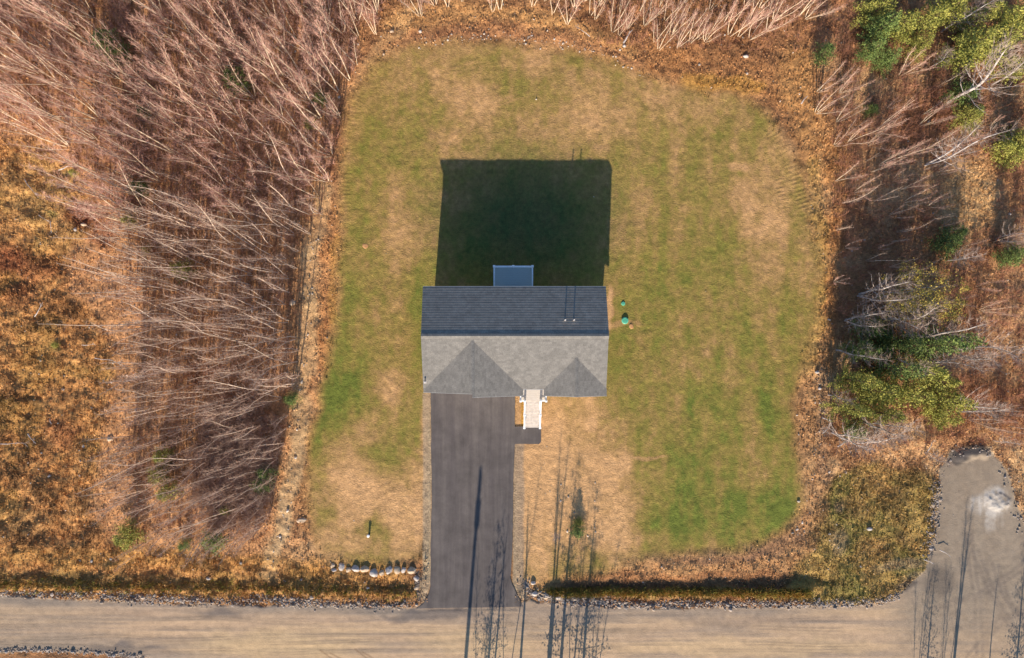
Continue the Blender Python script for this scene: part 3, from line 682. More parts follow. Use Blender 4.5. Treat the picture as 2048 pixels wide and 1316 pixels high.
rnd = random.Random(3); STEMS = {}; KEEP = []
def bare_tree(stems, h, r0, spread, first, nb, blen, bang, ntw, twr=.007, curve=.25, seg=7, wob=.06, sides=5, tl0=.25, tl1=.75):
    T, K = MB(), MB()
    for s in range(stems):
        az = 2 * math.pi * s / stems + rnd.uniform(-.5, .5); hh = h * rnd.uniform(.72, 1.05); rr = r0 * rnd.uniform(.7, 1.05)
        lean = spread * rnd.uniform(.5, 1.15) if stems > 1 else spread * rnd.uniform(.2, 1)
        pts = []; rad = []; p = Vector((math.cos(az) * .06 * (stems > 1), math.sin(az) * .06 * (stems > 1), -.25)); d = Vector((math.cos(az) * lean, math.sin(az) * lean, 1)).normalized()
        for k in range(seg + 1):
            pts.append(p.copy()); rad.append(rr * (1 - k / seg) ** .65 + .008)
            p = p + d * hh / seg
            d = (d + Vector((rnd.uniform(-wob, wob), rnd.uniform(-wob, wob), curve * lean))).normalized()
        T.tube(pts, rad, sides)
        def at(t):
            f = min(t, .9999) * seg; i = int(f); return pts[i].lerp(pts[i + 1], f - i), (pts[i + 1] - pts[i]).normalized()
        for b in range(nb):
            t = first + (1 - first) * ((b + rnd.random()) / nb) ** .9
            q, dd = at(t); a = b * 2.4 + rnd.uniform(-.4, .4)
            side = Vector((math.cos(a), math.sin(a), 0)); L = hh * blen * (1.15 - t) * rnd.uniform(.6, 1.3) + .25
            ang = bang * rnd.uniform(.7, 1.3); bd = (dd * math.cos(ang) + side * math.sin(ang)).normalized()
            m1 = q + bd * L * .5 + Vector((rnd.uniform(-.04, .04), rnd.uniform(-.04, .04), 0)) * L; bd2 = (bd + Vector((0, 0, .35))).normalized(); e = m1 + bd2 * L * .5
            br = max(.0065, rr * .28 * (1.15 - t))
            (T if br > .014 else K).tube([q, m1, e], [br, br * .65, .004], 3, cap=False)
            for w_ in range(ntw):
                u = rnd.uniform(.15, 1); o = q.lerp(m1, u * 2) if u < .5 else m1.lerp(e, u * 2 - 1)
                a2 = rnd.uniform(0, 6.28); sd = Vector((math.cos(a2), math.sin(a2), rnd.uniform(-.1, .6)))
                td = (bd2 * rnd.uniform(.5, 1.3) + sd * rnd.uniform(.35, .9)).normalized(); tl = rnd.uniform(tl0, tl1) * (.5 + L * .35)
                K.spike(o, o + td * tl, twr)
    tm = T.mesh("trunk"); STEMS[id(tm)] = stems; KEEP.append(tm)
    return tm, K.mesh("crown")
def leaf_cloud(centres, n, size, rad, up=.3):
    """many small needle sprays round each centre"""
    c = np.repeat(np.array(centres), n, 0); m = len(c)
    c = c + RNG.normal(0, 1, (m, 3)) * np.repeat(np.array(rad), n)[:, None] * np.array([.55, .55, .4])
    d = RNG.normal(0, 1, (m, 3)); d[:, 2] = d[:, 2] * .5 + up; d /= np.linalg.norm(d, axis=1)[:, None]
    u = np.cross(d, RNG.normal(0, 1, (m, 3))); u /= np.linalg.norm(u, axis=1)[:, None]
    L = size * RNG.uniform(.6, 1.5, (m, 1)); W = L * .28
    V = np.stack([c - u * W * .4, c + d * L * .5 - u * W, c + d * L, c + d * L * .5 + u * W, ], 1).reshape(-1, 3)
    F = np.arange(m * 4).reshape(-1, 4)
    return V, F
def conifer(h, r, n=16, size=.2, dens=1.0, gaps=.15):
    T = MB(); T.tube([(0, 0, -.2), (rnd.uniform(-.1, .1), rnd.uniform(-.1, .1), h * .5), (0, 0, h * .97)], [.03 + h * .013, .02 + h * .008, .01], 6)
    cs = []; rs = []; z = h * .14
    while z < h:
        f = 1 - (z / h) ** 1.15; nbr = rnd.randint(5, 8); a0 = rnd.random() * 6.28
        for k in range(nbr):
            if rnd.random() < gaps: continue
            a = a0 + k * 6.28 / nbr + rnd.uniform(-.3, .3); L = r * f * rnd.uniform(.65, 1.25) + .12
            T.tube([(0, 0, z), (math.cos(a) * L, math.sin(a) * L, z + L * .25)], [.018, .006], 3, cap=False)
            for q in range(max(1, int(L / .28 * dens))):
                t = (q + 1) / max(1, int(L / .28 * dens)); cs.append((math.cos(a) * L * t, math.sin(a) * L * t, z + L * .25 * t)); rs.append(.2 + .12 * f)
        z += h * .055 + .12
    V, F = leaf_cloud(cs, n, size, rs)
    return T.mesh("trunk"), np_mesh("crown", V, F)
def leafy(h, r, ncl, n, size, stems=3, nb=16):
    t, k = bare_tree(stems, h, .05, .35, .3, nb, .2, .9, 3, .007)
    cs = []; rs = []
    for _ in range(ncl):
        a = rnd.random() * 6.28; q = r * math.sqrt(rnd.random()); zz = h * rnd.uniform(.35, .98)
        f = math.sqrt(max(.15, 1 - ((zz / h - .6) / .45) ** 2)); cs.append((math.cos(a) * q * f, math.sin(a) * q * f, zz)); rs.append(rnd.uniform(.2, .45))
    V, F = leaf_cloud(cs, n, size, rs, .1)
    T = bpy.data.meshes.new("trunk")
    return t, k, np_mesh("foliage", V, F)

BIR = [bare_tree(rnd.choice((3, 4, 5, 6)), rnd.uniform(5.8, 8.4), .036, .33, .34, 24, .15, .5, 15, .0042, wob=.07, tl0=.18, tl1=.5) for _ in range(8)]
BIR += [bare_tree(2, rnd.uniform(7.5, 9.5), .06, .12, .35, 30, .15, .5, 16, .0042) for _ in range(3)]
POP = [bare_tree(rnd.choice((1, 2, 2, 3)), rnd.uniform(6.5, 10.2), .042, .10, .12, 36, .08, .8, 3, .0055, wob=.085, seg=9) for _ in range(9)]
WHT = [bare_tree(rnd.choice((1, 1, 2)), rnd.uniform(8, 11), .09, .16, .22, 44, .26, 1.05, 12, .0095, wob=.12, seg=11, sides=6) for _ in range(8)]
EDG = [bare_tree(rnd.choice((2, 3, 4)), rnd.uniform(5.0, 7.5), .03, .20, .35, 18, .13, .5, 6, .007) for _ in range(5)]
for L_, mt, mk in ((BIR, M_birch, M_twig), (POP, M_pop, M_twig2), (WHT, M_wbirch, M_twigw), (EDG, M_birch, M_twig)):
    for t_, k_ in L_: t_.materials.append(mt); k_.materials.append(mk)
def plant_tree(name, protos, x, y, sc, label, cat, group=None, extra=()):
    e = empty(name, (x, y, hz(x, y) - .05), rnd.uniform(0, 6.28)); e.scale = (sc, sc, sc)
    tag(e, label, cat, group)
    pr = rnd.choice(protos) if isinstance(protos, list) else protos
    mesh_obj("trunk", pr[0], None, e); mesh_obj("crown", pr[1], None, e)
    if len(pr) > 2: mesh_obj("foliage", pr[2], None, e)
    return e

THICK = [(-150, -90), (795, -90), (780, 10), (752, 70), (712, 140), (684, 190), (676, 280), (664, 370), (640, 430), (596, 520), (590, 640), (600, 740), (584, 810), (566, 900), (548, 990), (540, 1060), (430, 1085),
         (290, 1050), (255, 960), (262, 850), (285, 760), (290, 670), (275, 600), (250, 540), (235, 430), (160, 330), (70, 260), (-150, 215)]
def inpoly(x, y, pts):
    c = False
    for (x0, y0), (x1, y1) in zip(pts, pts[1:] + pts[:1]):
        if (y0 > y) != (y1 > y) and x < (x1 - x0) * (y - y0) / (y1 - y0) + x0: c = not c
    return c
spots = []
tries = 0
while len(spots) < 640 and tries < 60000:
    tries += 1; x = rnd.uniform(-130, 800); y = rnd.uniform(-80, 1090)
    if not inpoly(x, y, THICK): continue
    if vn(np.array([x / 95.0]), np.array([y / 80.0]), 77)[0] < .24 and rnd.random() < .8: continue
    if math.hypot((x - 255) / 75, (y - 60) / 55) < 1: continue
    md = 20.5 if y > 420 else (32 if x > 560 else 41)
    if all((x - a) ** 2 + (y - b) ** 2 > md * md for a, b in spots): spots.append((x, y))
lawn_edge = [(790, 20), (752, 70), (700, 170), (676, 280), (640, 430), (596, 520), (590, 640), (600, 740), (566, 900), (540, 1060)]
def dist_edge(x, y): return float(d_line(np.array([x], float), np.array([y], float), lawn_edge)[0])
def stems_of(pr): return STEMS.get(id(pr[0]), 1)
WORD = {1: "single-stemmed", 2: "twin-stemmed", 3: "three-stemmed", 4: "four-stemmed", 5: "five-stemmed", 6: "bushy many-stemmed"}
def place(v, steps):
    for lim, txt in steps:
        if v < lim: return txt
    return steps[-1][1]
BROW = ((-20, "rooted beyond the top border"), (70, "touching the top border"), (160, "a little below the top border"), (260, "midway down the birches"), (340, "in the birches' lower part"), (999, "in the birches' lowest rows"))
BCOL = ((60, "at the left border"), (180, "left part of the thicket"), (310, "left of the thicket's middle"), (440, "middle of the thicket"), (570, "right part of the thicket"), (999, "near the lawn"))
SROW = ((520, "above the house shadow's lower end"), (600, "level with the back deck"), (680, "level with the roof's back slope"), (760, "level with the front gables"), (850, "level with the front stairs"), (940, "level with the walkway"), (1020, "level with the bare front lawn"), (1999, "level with the well pipe"))
SCOL = ((330, "beside the orange clearing"), (430, "left half of the stand"), (520, "right half of the stand"), (999, "near the dirt trail"))
nb_, np_ = 0, 0; rnd.shuffle(spots)
for (px, py) in spots:
    x, y = P(px, py); de = dist_edge(px, py)
    if py < 400 + 60 * math.sin(px * .03) and nb_ < 290:
        nb_ += 1; pr = rnd.choice((EDG + BIR) if de < 55 else BIR)
        a = place(py, BROW); b = "at the lawn's edge" if de < 40 else place(px, BCOL)
        plant_tree("birch_tree", [pr], x, y, rnd.uniform(.78, 1.15), "bare %s birch %s, %s" % (WORD[stems_of(pr)], a, b), "tree", "birches " + a)
    elif np_ < 300:
        np_ += 1; pr = rnd.choice(POP)
        a = place(py, SROW); b = "on the trail's edge" if de < 30 else place(px, SCOL)
        plant_tree("poplar_sapling", [pr], x, y, rnd.uniform(.7, 1.12) * (.82 if py > 830 else 1), "slim %s grey sapling %s, %s" % (WORD[stems_of(pr)], a, b), "tree", "saplings " + a)
# along the top border
tops = [(812, -30), (850, -45), (880, -20), (905, -40), (940, -15), (955, -50), (1010, -10), (1020, -45), (1050, -8), (1075, -50), (1090, 2), (1112, -12), (1130, -35), (895, 12), (1105, 28), (870, 8), (925, 2), (985, 22), (1000, 18), (1065, 12), (1135, 48), (1150, 15), (1180, 30), (1190, 38), (1225, 62), (1238, 70), (1255, 58), (1290, 50), (1300, 40), (1340, 72), (1355, 95), (1318, 98), (1310, 85), (1345, 68), (1380, 85), (1395, 78),
        (1410, 82), (1460, 70), (1478, 72), (1500, 78), (1535, 60), (1548, 40), (1210, -10), (1260, -5), (1320, 10), (1370, 5), (1420, 20), (1440, 0), (1490, 10), (1520, 15), (1570, 0), (1600, 30), (1100, -20), (1040, -25), (960, -30), (1160, -30), (1390, -40), (1470, -45), (1550, -50), (1600, -60), (1280, -60), (1640, -30), (835, -20), (840, 30),
        (1330, 40), (1350, 25), (1280, 20), (1240, 25), (1450, 45), (1500, 45), (1200, 10), (1425, 60), (1170, 0), (1365, 50)]
for i, (px, py) in enumerate(tops):
    x, y = P(px, py); big = px > 1450
    pr = rnd.choice(BIR if (big or i % 3 == 0) else EDG)
    b = place(px, ((900, "beside the bare patch near the top"), (1060, "straight above the house"), (1180, "above the lawn's middle right"), (1260, "left of the tangled branches"), (1340, "over the tangled branches"), (1420, "right of the tangled branches"), (1500, "above the golden rust grass"), (1999, "left of the dark shade gap")))
    a = "rooted beyond the top border" if py < 0 else ("touching the top border" if py < 45 else "lowest of the top border trees")
    plant_tree("birch_tree", [pr], x, y, rnd.uniform(.6, .9), "pale %s birch %s, %s" % (WORD[stems_of(pr)], b, a), "tree", "birches above the lawn, " + b)
# right: pinkish birch clumps and white trees, each set where it stands
for px, py, sc, lab in ((1637, 182, .62, "highest of the pink bare birch clumps right of the lawn's top right corner"), (1632, 226, .62, "pale multi-stemmed birch clump beside the golden grass right of the lawn"),
                        (1674, 243, .55, "bare pink birch clump just right of the golden grass edge"), (1698, 285, .55, "lowest of the bare pink birch clumps on the upper right"),
                        (1612, 36, .6, "bare birch at the top border right of the lawn, left of the dark shade gap"), (1755, 262, .5, "small bare birch below the upper right evergreens"), (1800, 150, .55, "bare birch among brown brush below the bright green pines"),
                        (1760, 330, .6, "bare grey-brown birch in the right hand brush above the long shadows"), (1850, 300, .6, "bare mauve birch in the right hand brush left of the tan grass"), (1800, 380, .45, "short bare birch in the right brush beside the long trunk shadows"),
                        (1840, 250, .55, "bare birch in brown leaf litter left of the big white birch"), (1960, 620, .5, "bare reddish birch at the right border level with the house roof")):
    x, y = P(px, py); plant_tree("birch_tree", BIR, x, y, sc * 1.2, lab, "tree")
for px, py, sc, lab in ((1896, 206, 1.45, "big white birch with twin trunk reaching to the upper right corner"), (1882, 64, .9, "white birch rising over the green pines at the top right"), (1862, 135, .55, "small dead white tree left of the big white birch"),
                        (1716, 590, 1.0, "dead white branchy tree with curved trunk in dark shade right of the lawn"), (1802, 672, 1.1, "tall grey bare tree above the dark green stand, casting a wide shadow"), (1762, 640, .9, "grey bare tree left of the thin yellow trees"), (1690, 640, .8, "grey bare tree at the lawn side level with the roof ridge"), (1672, 700, .8, "grey bare tree beside the rust strip right of the lawn"), (1850, 330, .9, "grey bare tree left of the swirled tan grass"), (1893, 522, .65, "slim white dead tree lying over tan brush at the right"), (1768, 712, .75, "white bare tree above the dark green shrubs"),
                        (1838, 720, .7, "white bare tree with crooked limbs right of the green shrubs"), (1905, 702, 1.0, "long white birch reaching the right border below mid height"), (1656, 790, .62, "white bare tree at the left edge of the yellow-green pines"),
                        (1722, 843, 1.0, "white birch with a straight trunk crossing the yellow-green pines"), (1664, 866, .9, "white birch at the foot of the pines beside the lawn"), (1714, 886, .85, "lowest white birch leaning towards the side road"),
                        (1897, 811, .8, "white birch in orange brush above the end of the side road"), (1914, 823, .75, "grey white birch with fine twigs right of the yellow-green pines"), (1700, 700, .45, "small grey bare tree left of the dark green shrubs"),
                        (1850, 905, .4, "small white snag beside the dark end of the side road"), (1640, 856, .3, "short broken snag at the foot of the pines beside the dirt"), (1985, 170, .8, "pale bare tree behind the big white birch"), (1990, 480, .6, "pale bare tree beside the green pine at the right border"),
                        (1850, 610, .6, "grey bare tree inside the thin yellow crown"), (1985, 880, .45, "small bare white tree above the pale gravel pile")):
    x, y = P(px, py); plant_tree("white_birch_tree", WHT, x, y, sc, lab, "tree")
k_ = 0
SPOT2 = []
while k_ < 62:
    px, py = rnd.uniform(1668, 1900), rnd.uniform(150, 660)
    if rnd.random() < .35: px, py = rnd.uniform(1880, 2060), rnd.uniform(250, 900)
    if 1880 < px < 2000 and 330 < py < 450 or any((px - a) ** 2 + (py - b) ** 2 < 500 for a, b in SPOT2): continue
    SPOT2.append((px, py)); k_ += 1; x, y = P(px, py)
    pr = rnd.choice(BIR + POP[:4]); b = "near the lawn" if px < 1720 else ("in the right brush" if px < 1800 else ("past the long shadows" if px < 1880 else "near the right border"))
    a = place(py, ((260, "level with the lawn's top corner"), (360, "level with the house shadow's top"), (470, "level with the house shadow's middle"), (580, "level with the back deck"), (700, "level with the roof"), (999, "level with the walkway")))
    plant_tree("brush_tree", [pr], x, y, rnd.uniform(.3, .58), "small %s grey-brown tree, %s, %s" % (WORD[stems_of(pr)], b, a), "tree", "small bare trees, " + b)
# evergreens
CON = [conifer(rnd.uniform(4.5, 6.5), rnd.uniform(1.3, 1.9), 30, .13, 1.0, .38) for _ in range(5)]
SHR = [conifer(rnd.uniform(2.0, 3.0), rnd.uniform(.9, 1.3), 34, .105, 1.0, .25) for _ in range(4)]
def with_mats(L_, leafm):
    out = []
    for t_, k_ in L_:
        t2 = t_.copy(); k2 = k_.copy(); t2.materials.append(M_brown); k2.materials.append(leafm); out.append((t2, k2))
    return out
SPARSE = with_mats([conifer(6.2, 1.4, 14, .11, .8, .5) for _ in range(3)], M_ever); PINY = with_mats(CON, M_pine); PING = with_mats(CON, M_ever); SHG = with_mats(SHR, M_ever); SHY = with_mats(SHR, M_pine)
GOLD = []
for _ in range(3):
    t_, k_, f_ = leafy(rnd.uniform(5.5, 7), 2.2, 70, 34, .10); t_.materials.append(M_wbirch); k_.materials.append(M_twigw); f_.materials.append(M_gold); GOLD.append((t_, k_, f_))
def at_crown(px, py, z):   # where the tree stands when its crown's middle, z metres up, is seen there
    return P(px, py, z)
EV = [(1755, 20, PINY, .8, "bright green pine at the top border, left end of the upper right pines"), (1762, 58, PING, .75, "grass green pine on the left side of the upper right pines"), (1800, 52, PINY, .85, "yellow-green pine in the middle of the upper right pines"),
      (1848, 50, PINY, .8, "yellow-green pine right of the middle of the upper right pines"), (1740, 105, PING, .6, "small green pine at the lower left corner of the upper right pines"), (1775, 118, PING, .55, "small dark green pine below the upper right pines"), (1838, 92, PINY, .55, "low yellow-green pine under the upper right pines"),
      (1900, 20, PINY, .9, "tall yellow-green pine at the top border near the right corner"), (1945, 45, PINY, .9, "yellow-green pine left of the white birch's crown"), (1930, 100, PINY, .9, "large yellowish pine left of the big white birch"), (1985, 90, PINY, .9, "yellowish pine behind the big white birch's crown"), (2030, 40, PINY, .9, "yellow-green pine in the top right corner"),
      (2040, 130, PINY, .8, "yellow-green pine at the right border below the corner"), (1650, 105, SHG, .9, "low dark green shrub beside the shade gap near the top"), (1925, 190, SHG, 1.1, "green shrub at the foot of the big white birch"), (1935, 235, SHY, 1.0, "yellowish green shrub just below the big white birch"), (1955, 220, SHG, .6, "small round green shrub right of the big white birch's foot"),
      (1745, 218, SHG, .55, "small dark shrub in the brush right of the pink birches"), (2005, 300, SHY, 1.0, "yellow-green shrub near the right border in the upper part"), (2035, 285, SHY, 1.2, "yellow-green bush cut by the right border, upper part"), (2025, 310, SHY, 1.0, "lowest yellow-green bush at the upper right border"),
      (1895, 485, SHG, 1.1, "green shrub between the long shadows and the tan grass"), (1915, 465, SHG, .8, "darker green shrub touching the tan grass"), (2018, 515, PING, .55, "green pine at the right border at mid height"), (2040, 500, PING, .5, "green pine cut by the right border at mid height"),
      (1740, 660, SHG, 1.1, "bright green shrub right of the dark shade at mid height"), (1765, 668, SHG, .8, "small green shrub left of the dark green pines"), (1720, 700, PING, .5, "dark green pine on the left of the lower stand"), (1800, 690, PING, .7, "dark green pine in the top row of the lower stand"),
      (1848, 690, PING, .7, "dark green pine at the top right of the lower stand"), (1888, 680, PING, .65, "dark green pine at the right end of the lower stand"), (1770, 735, PING, .7, "deep green pine in the heart of the lower stand"), (1820, 740, PINY, .75, "yellow-green pine in the heart of the lower stand"),
      (1700, 760, PINY, .6, "yellow-green pine at the lawn side of the lower stand"), (1745, 780, PINY, .75, "yellow-green pine above the straight white trunk"), (1800, 785, PINY, .7, "yellow-green pine in the middle row of the lower stand"), (1860, 760, PINY, .6, "yellow-green pine right of the middle of the lower stand"),
      (1690, 815, PINY, .6, "yellowish pine low on the lawn side of the lower stand"), (1750, 825, PINY, .6, "golden green pine directly above the long white trunk"), (1885, 832, PINY, .55, "yellow pine at the lower right of the lower stand"), (1880, 800, PINY, .6, "yellow-green pine right of the long white trunk"), (1712, 865, SHG, 1.0, "green shrub between the two white trunks"), (1900, 795, SHY, .9, "yellow-green bush above the white birch by the side road"),
      (215, 88, SHG, 1.1, "dark green pine sapling alone near the top left"), (238, 108, SHG, .9, "dark pine sapling just right of another near the top left"), (468, 158, SHG, 1.0, "dark green sapling in the middle of the upper thicket"), (485, 170, SHG, .6, "smaller green sapling beside another in the upper thicket"), (278, 375, SHG, .8, "dark green sapling at the lower edge of the birches"),
      (258, 442, SHY, .7, "olive sapling right of the red brown brush"), (285, 222, SHG, .6, "small green sapling left of centre in the upper thicket"), (640, 195, SHG, .6, "green sapling at the thicket edge beside the lawn's top left"), (620, 245, SHY, .6, "yellowish sapling behind the thicket edge, upper left of the lawn"), (362, 538, SHY, .9, "yellow-green sapling inside the dense stand"),
      (290, 500, SHY, .4, "tiny yellow-green sapling at the left of the dense stand"), (325, 912, SHY, .8, "upper of three bright saplings low in the left thicket"), (316, 952, SHY, .9, "middle of three bright saplings low in the left thicket"), (335, 985, SHY, .9, "lowest of three bright saplings low in the left thicket"), (582, 800, SHG, .6, "green sapling touching the dirt trail"),
      (530, 945, SHG, .8, "green pine sapling near the trail's lower bend"), (524, 968, SHG, .8, "green pine sapling just below another near the trail's lower bend"), (425, 1085, SHG, 1.0, "bright green shrub near the road on the left"), (368, 1090, SHG, .5, "small bright shrub left of a larger one near the road"), (255, 1072, SHY, 1.0, "olive shrub behind the grey leaning stems near the road"),
      (450, 1020, SHY, .6, "pale green sapling near the white slab"), (108, 690, SHY, .3, "tiny green tuft shrub in the orange clearing"), (145, 345, SHY, .35, "tiny green shrub at the clearing's top"), (640, 25, SHY, .4, "tiny green shrub among the top border birches"), (1155, 1062, SHG, .55, "dark green sapling on the bare soil right of the driveway"), (1158, 1045, SHY, .35, "yellowish sprig above the sapling right of the driveway")]
for px, py, pr, sc, lab in EV:
    if 640 < py < 850 and px > 1600: sc *= 1.18
    tall = 1.4 if 640 < py < 850 and px > 1600 and pr in (PINY, PING) else 1.0
    zc = 2.6 * tall * sc * (1.0 if pr in (PINY, PING) else .45); x, y = at_crown(px, py, zc)
    small = pr in (SHG, SHY)
    e_ = plant_tree("evergreen_shrub" if small else "pine_tree", pr, x, y, sc * (1 if small else 1.12), lab, "shrub" if small else "tree"); e_.scale.z *= tall
for px, py, sc, lab in ((1830, 575, 1.0, "thin yellow-leaved tree below the dead white tree"), (1875, 600, 1.0, "thin golden tree right of another, level with the roof's back slope"), (1810, 620, .8, "small thin yellow tree above the dark green stand")):
    x, y = at_crown(px, py, 4); plant_tree("yellow_leaved_tree", GOLD, x, y, sc, lab, "tree")
# bare sticks on the open soil, grey stems near the road
x, y = P(1110, 1066); plant_tree("bare_shrub", WHT, x, y, .28, "small bare white shrub on the tan soil right of the driveway", "shrub")
x, y = P(1160, 1085); plant_tree("bare_shrub", EDG, x, y, .2, "tiny bare shrub below the dark sapling right of the driveway", "shrub")
for px, py, lab in ((290, 1085, "grey leaning stems above the roadside ditch on the left"), (275, 1105, "lower grey stems leaning over the roadside ditch")):
    x, y = P(px, py); plant_tree("poplar_sapling", POP, x, y, .62, lab, "tree")

# ------------------------------------------------------------------ what stands south of the frame and throws its shadow into it
def dead_trunk(h, r):
    return bare_tree(1, h, r, .04, .75, 8, .07, .7, 2)
TT = [dead_trunk(8.0, .12), dead_trunk(7.0, .09)]
for t_, k_ in TT: t_.materials.append(M_pop); k_.materials.append(M_twig2)
plant_tree("dead_tree", TT[:1], .55, -29.2, 1.07, "tall slim dead tree south of the road opposite the stairs", "tree")
plant_tree("dead_tree", TT[1:], -1.75, -31.4, 1.05, "slim dead tree south of the road opposite the driveway", "tree")
tallb = [bare_tree(2, 10.2, .13, .05, .6, 16, .13, .5, 5, .012)]; tallb[0][0].materials.append(M_pop); tallb[0][1].materials.append(M_twig2)
plant_tree("bare_tree", tallb, 2.9, -29.4, 1.0, "tall forked bare tree south of the road", "tree")
plant_tree("bare_tree", tallb, 36.2, -30.8, .83, "forked bare tree south of the side road mouth", "tree")
plant_tree("dead_tree", TT[1:], 39.0, -31.6, .8, "slim dead tree near the road's far right end", "tree")
for i, (x, y, sc) in enumerate(((3.9, -29.6, 1.3), (5.7, -30.0, 1.15), (-2.2, -30.6, 1.0), (34.0, -31.2, .8), (41.3, -31.6, .95))):
    plant_tree("pine_tree", SPARSE, x, y, sc, ("slender pine south of the road, behind the forked bare tree", "slender pine south of the road, right of the forked bare tree", "slender pine south of the driveway's mouth", "pine south of the side road mouth", "pine at the road's far right end")[i], "tree")
for x, y, sc, lab in ((-2.9, -31.8, 1.0, "thin bare birch south of the road, left of the slim dead tree"), (-.6, -31.0, 1.1, "thin bare birch south of the road, between two slim dead trees"), (4.8, -30.6, 1.25, "thin bare birch south of the road among the slender pines"), (6.6, -31.2, 1.0, "thin bare birch south of the road, right of the slender pines"), (33.2, -31.0, .9, "thin bare birch south of the side road mouth"), (35.4, -31.8, 1.0, "thin bare birch behind the forked tree at the side road")):
    plant_tree("birch_tree", EDG, x, y, sc, lab, "tree")
pole = empty("utility_pole", (-4.57, -36.8, 0)); tag(pole, "wooden utility pole with a transformer across the road from the driveway", "utility pole")
MB().tube([(0, 0, -.5), (0, 0, 10.6)], [.17, .12], 12).build("pole", M_brown, pole, smooth=True)
MB().tube([(.1, 0, 9.7), (.1, 0, 10.4)], [.06, .06], 8).build("insulator", M_dark, pole)
MB().tube([(0, -.32, 8.7), (0, -.32, 9.6)], [.22, .22], 12).build("transformer", M_dark, pole)

# ------------------------------------------------------------------ stones
def rock_mesh(name, sx, sy, sz, seed, sub=3):
    bm = bmesh.new(); bmesh.ops.create_icosphere(bm, subdivisions=sub, radius=1)
    rr = random.Random(seed); cuts = [(Vector((rr.gauss(0, 1), rr.gauss(0, 1), rr.gauss(.3, .7))).normalized(), rr.uniform(.62, .86)) for _ in range(9)]
    for v in bm.verts:
        for nrm, dd in cuts:
            k = v.co.dot(nrm)
            if k > dd: v.co -= nrm * (k - dd) * .92
        v.co *= 1 + rr.uniform(-.015, .015)
        v.co = Vector((v.co.x * sx, v.co.y * sy, v.co.z * sz))
    me = bpy.data.meshes.new(name); bm.to_mesh(me); bm.free(); me.polygons.foreach_set("use_smooth", [True] * len(me.polygons)); return me
M_boul = plain("granite", S(222, 210, 202), S(188, 174, 164), 2.2, .9, .5, .05); M_boulb = plain("tan_granite", S(226, 202, 174), S(190, 160, 132), 2.2, .9, .5, .05)
BL = [(663, 1134, 10, 10, 1, "small tan boulder at the left end of the boulder row"), (666, 1143, 12, 7, 0, "flat pale boulder just below the row's left end"), (681, 1136, 12, 16, 0, "dark tilted boulder, second from the left in the row"), (695, 1142, 13, 12, 1, "tan boulder between the dark one and a big flat one"),
      (710, 1139, 18, 15, 0, "big flat grey boulder left of a rounded one in the row"), (728, 1140, 18, 15, 1, "big rounded boulder left of the gap in the row"), (747, 1149, 18, 17, 0, "large blue-grey boulder set lowest in the row"), (762, 1148, 12, 12, 1, "small pinkish boulder right of the lowest boulder"), (777, 1142, 15, 18, 0, "tall oval grey boulder right of the pinkish one"),
      (793, 1142, 14, 16, 1, "cream oval boulder, third from the right in the row"), (806, 1142, 11, 14, 0, "narrow grey boulder beside the cream oval one"), (823, 1143, 18, 15, 1, "wedge boulder at the right end of the row"), (832, 1160, 12, 13, 0, "light boulder just below the row's right end"), (832, 1179, 11, 9, 1, "lone tan boulder above the road near the driveway's mouth")]
for i, (px, py, wx, wy, k, lab) in enumerate(BL):
    x, y = P(px, py, .35); sx, sy = wx * GS / 2 * 1.08, wy * GS / 2 * 1.08
    o = mesh_obj("boulder", rock_mesh("boulder", sx, sy, (sx + sy) * .34, 40 + i), M_boulb if k else M_boul, loc=(x, y, hz(x, y) + .03)); tag(o, lab, "boulder", "boulders in the row beside the driveway")
for i, (px, py, wx, wy, lab) in enumerate(((217, 878, 15, 13, "pale boulder alone in the orange clearing"), (1635, 744, 10, 7, "bright white rock on the bare strip right of the lawn"), (1641, 777, 9, 7, "cream rock below the bright white one right of the lawn"), (602, 1041, 24, 14, "broad pale flat rock by the trail's lower end"),
        (1066, 1167, 12, 8, "grey rock at the driveway's right corner"), (1070, 1188, 14, 12, "grey boulder at the right of the driveway's mouth"), (1092, 1195, 12, 9, "bluish rock among the roadside stones right of the driveway"), (1116, 1194, 12, 8, "bluish rock second from the driveway's right corner"), (840, 62, 8, 7, "white rock above the lawn's top left corner"), (783, 62, 9, 8, "tan rock at the edge of the bare patch near the top"),
        (1249, 91, 8, 7, "white rock at the fallen branches above the lawn"), (1492, 112, 14, 8, "flat grey rock in the rust brush above the lawn"), (168, 449, 14, 8, "pale stone in the red-brown brush on the left"), (152, 459, 8, 9, "tan stone beside the red-brown brush"), (504, 620, 6, 14, "grey stone standing at the foot of the saplings"), (584, 605, 16, 14, "dark grey stump-like rock near the trail"),
        (735, 1177, 8, 6, "small stone in the ditch below the boulder row"), (415, 1158, 12, 7, "pale stone at the culvert left of the driveway"), (767, 107, 5, 6, "white stone on the dirt bank upper left of the lawn"), (1740, 1058, 12, 9, "grey stone in the olive grass bottom right"))):
    x, y = P(px, py, .15); sx, sy = wx * GS / 2, wy * GS / 2
    o = mesh_obj("rock", rock_mesh("rock", sx, sy, (sx + sy) * .45 if wx < 20 else .12, 90 + i, 2), M_boul if i % 3 else M_boulb, loc=(x, y, hz(x, y) + .06)); tag(o, lab, "rock")
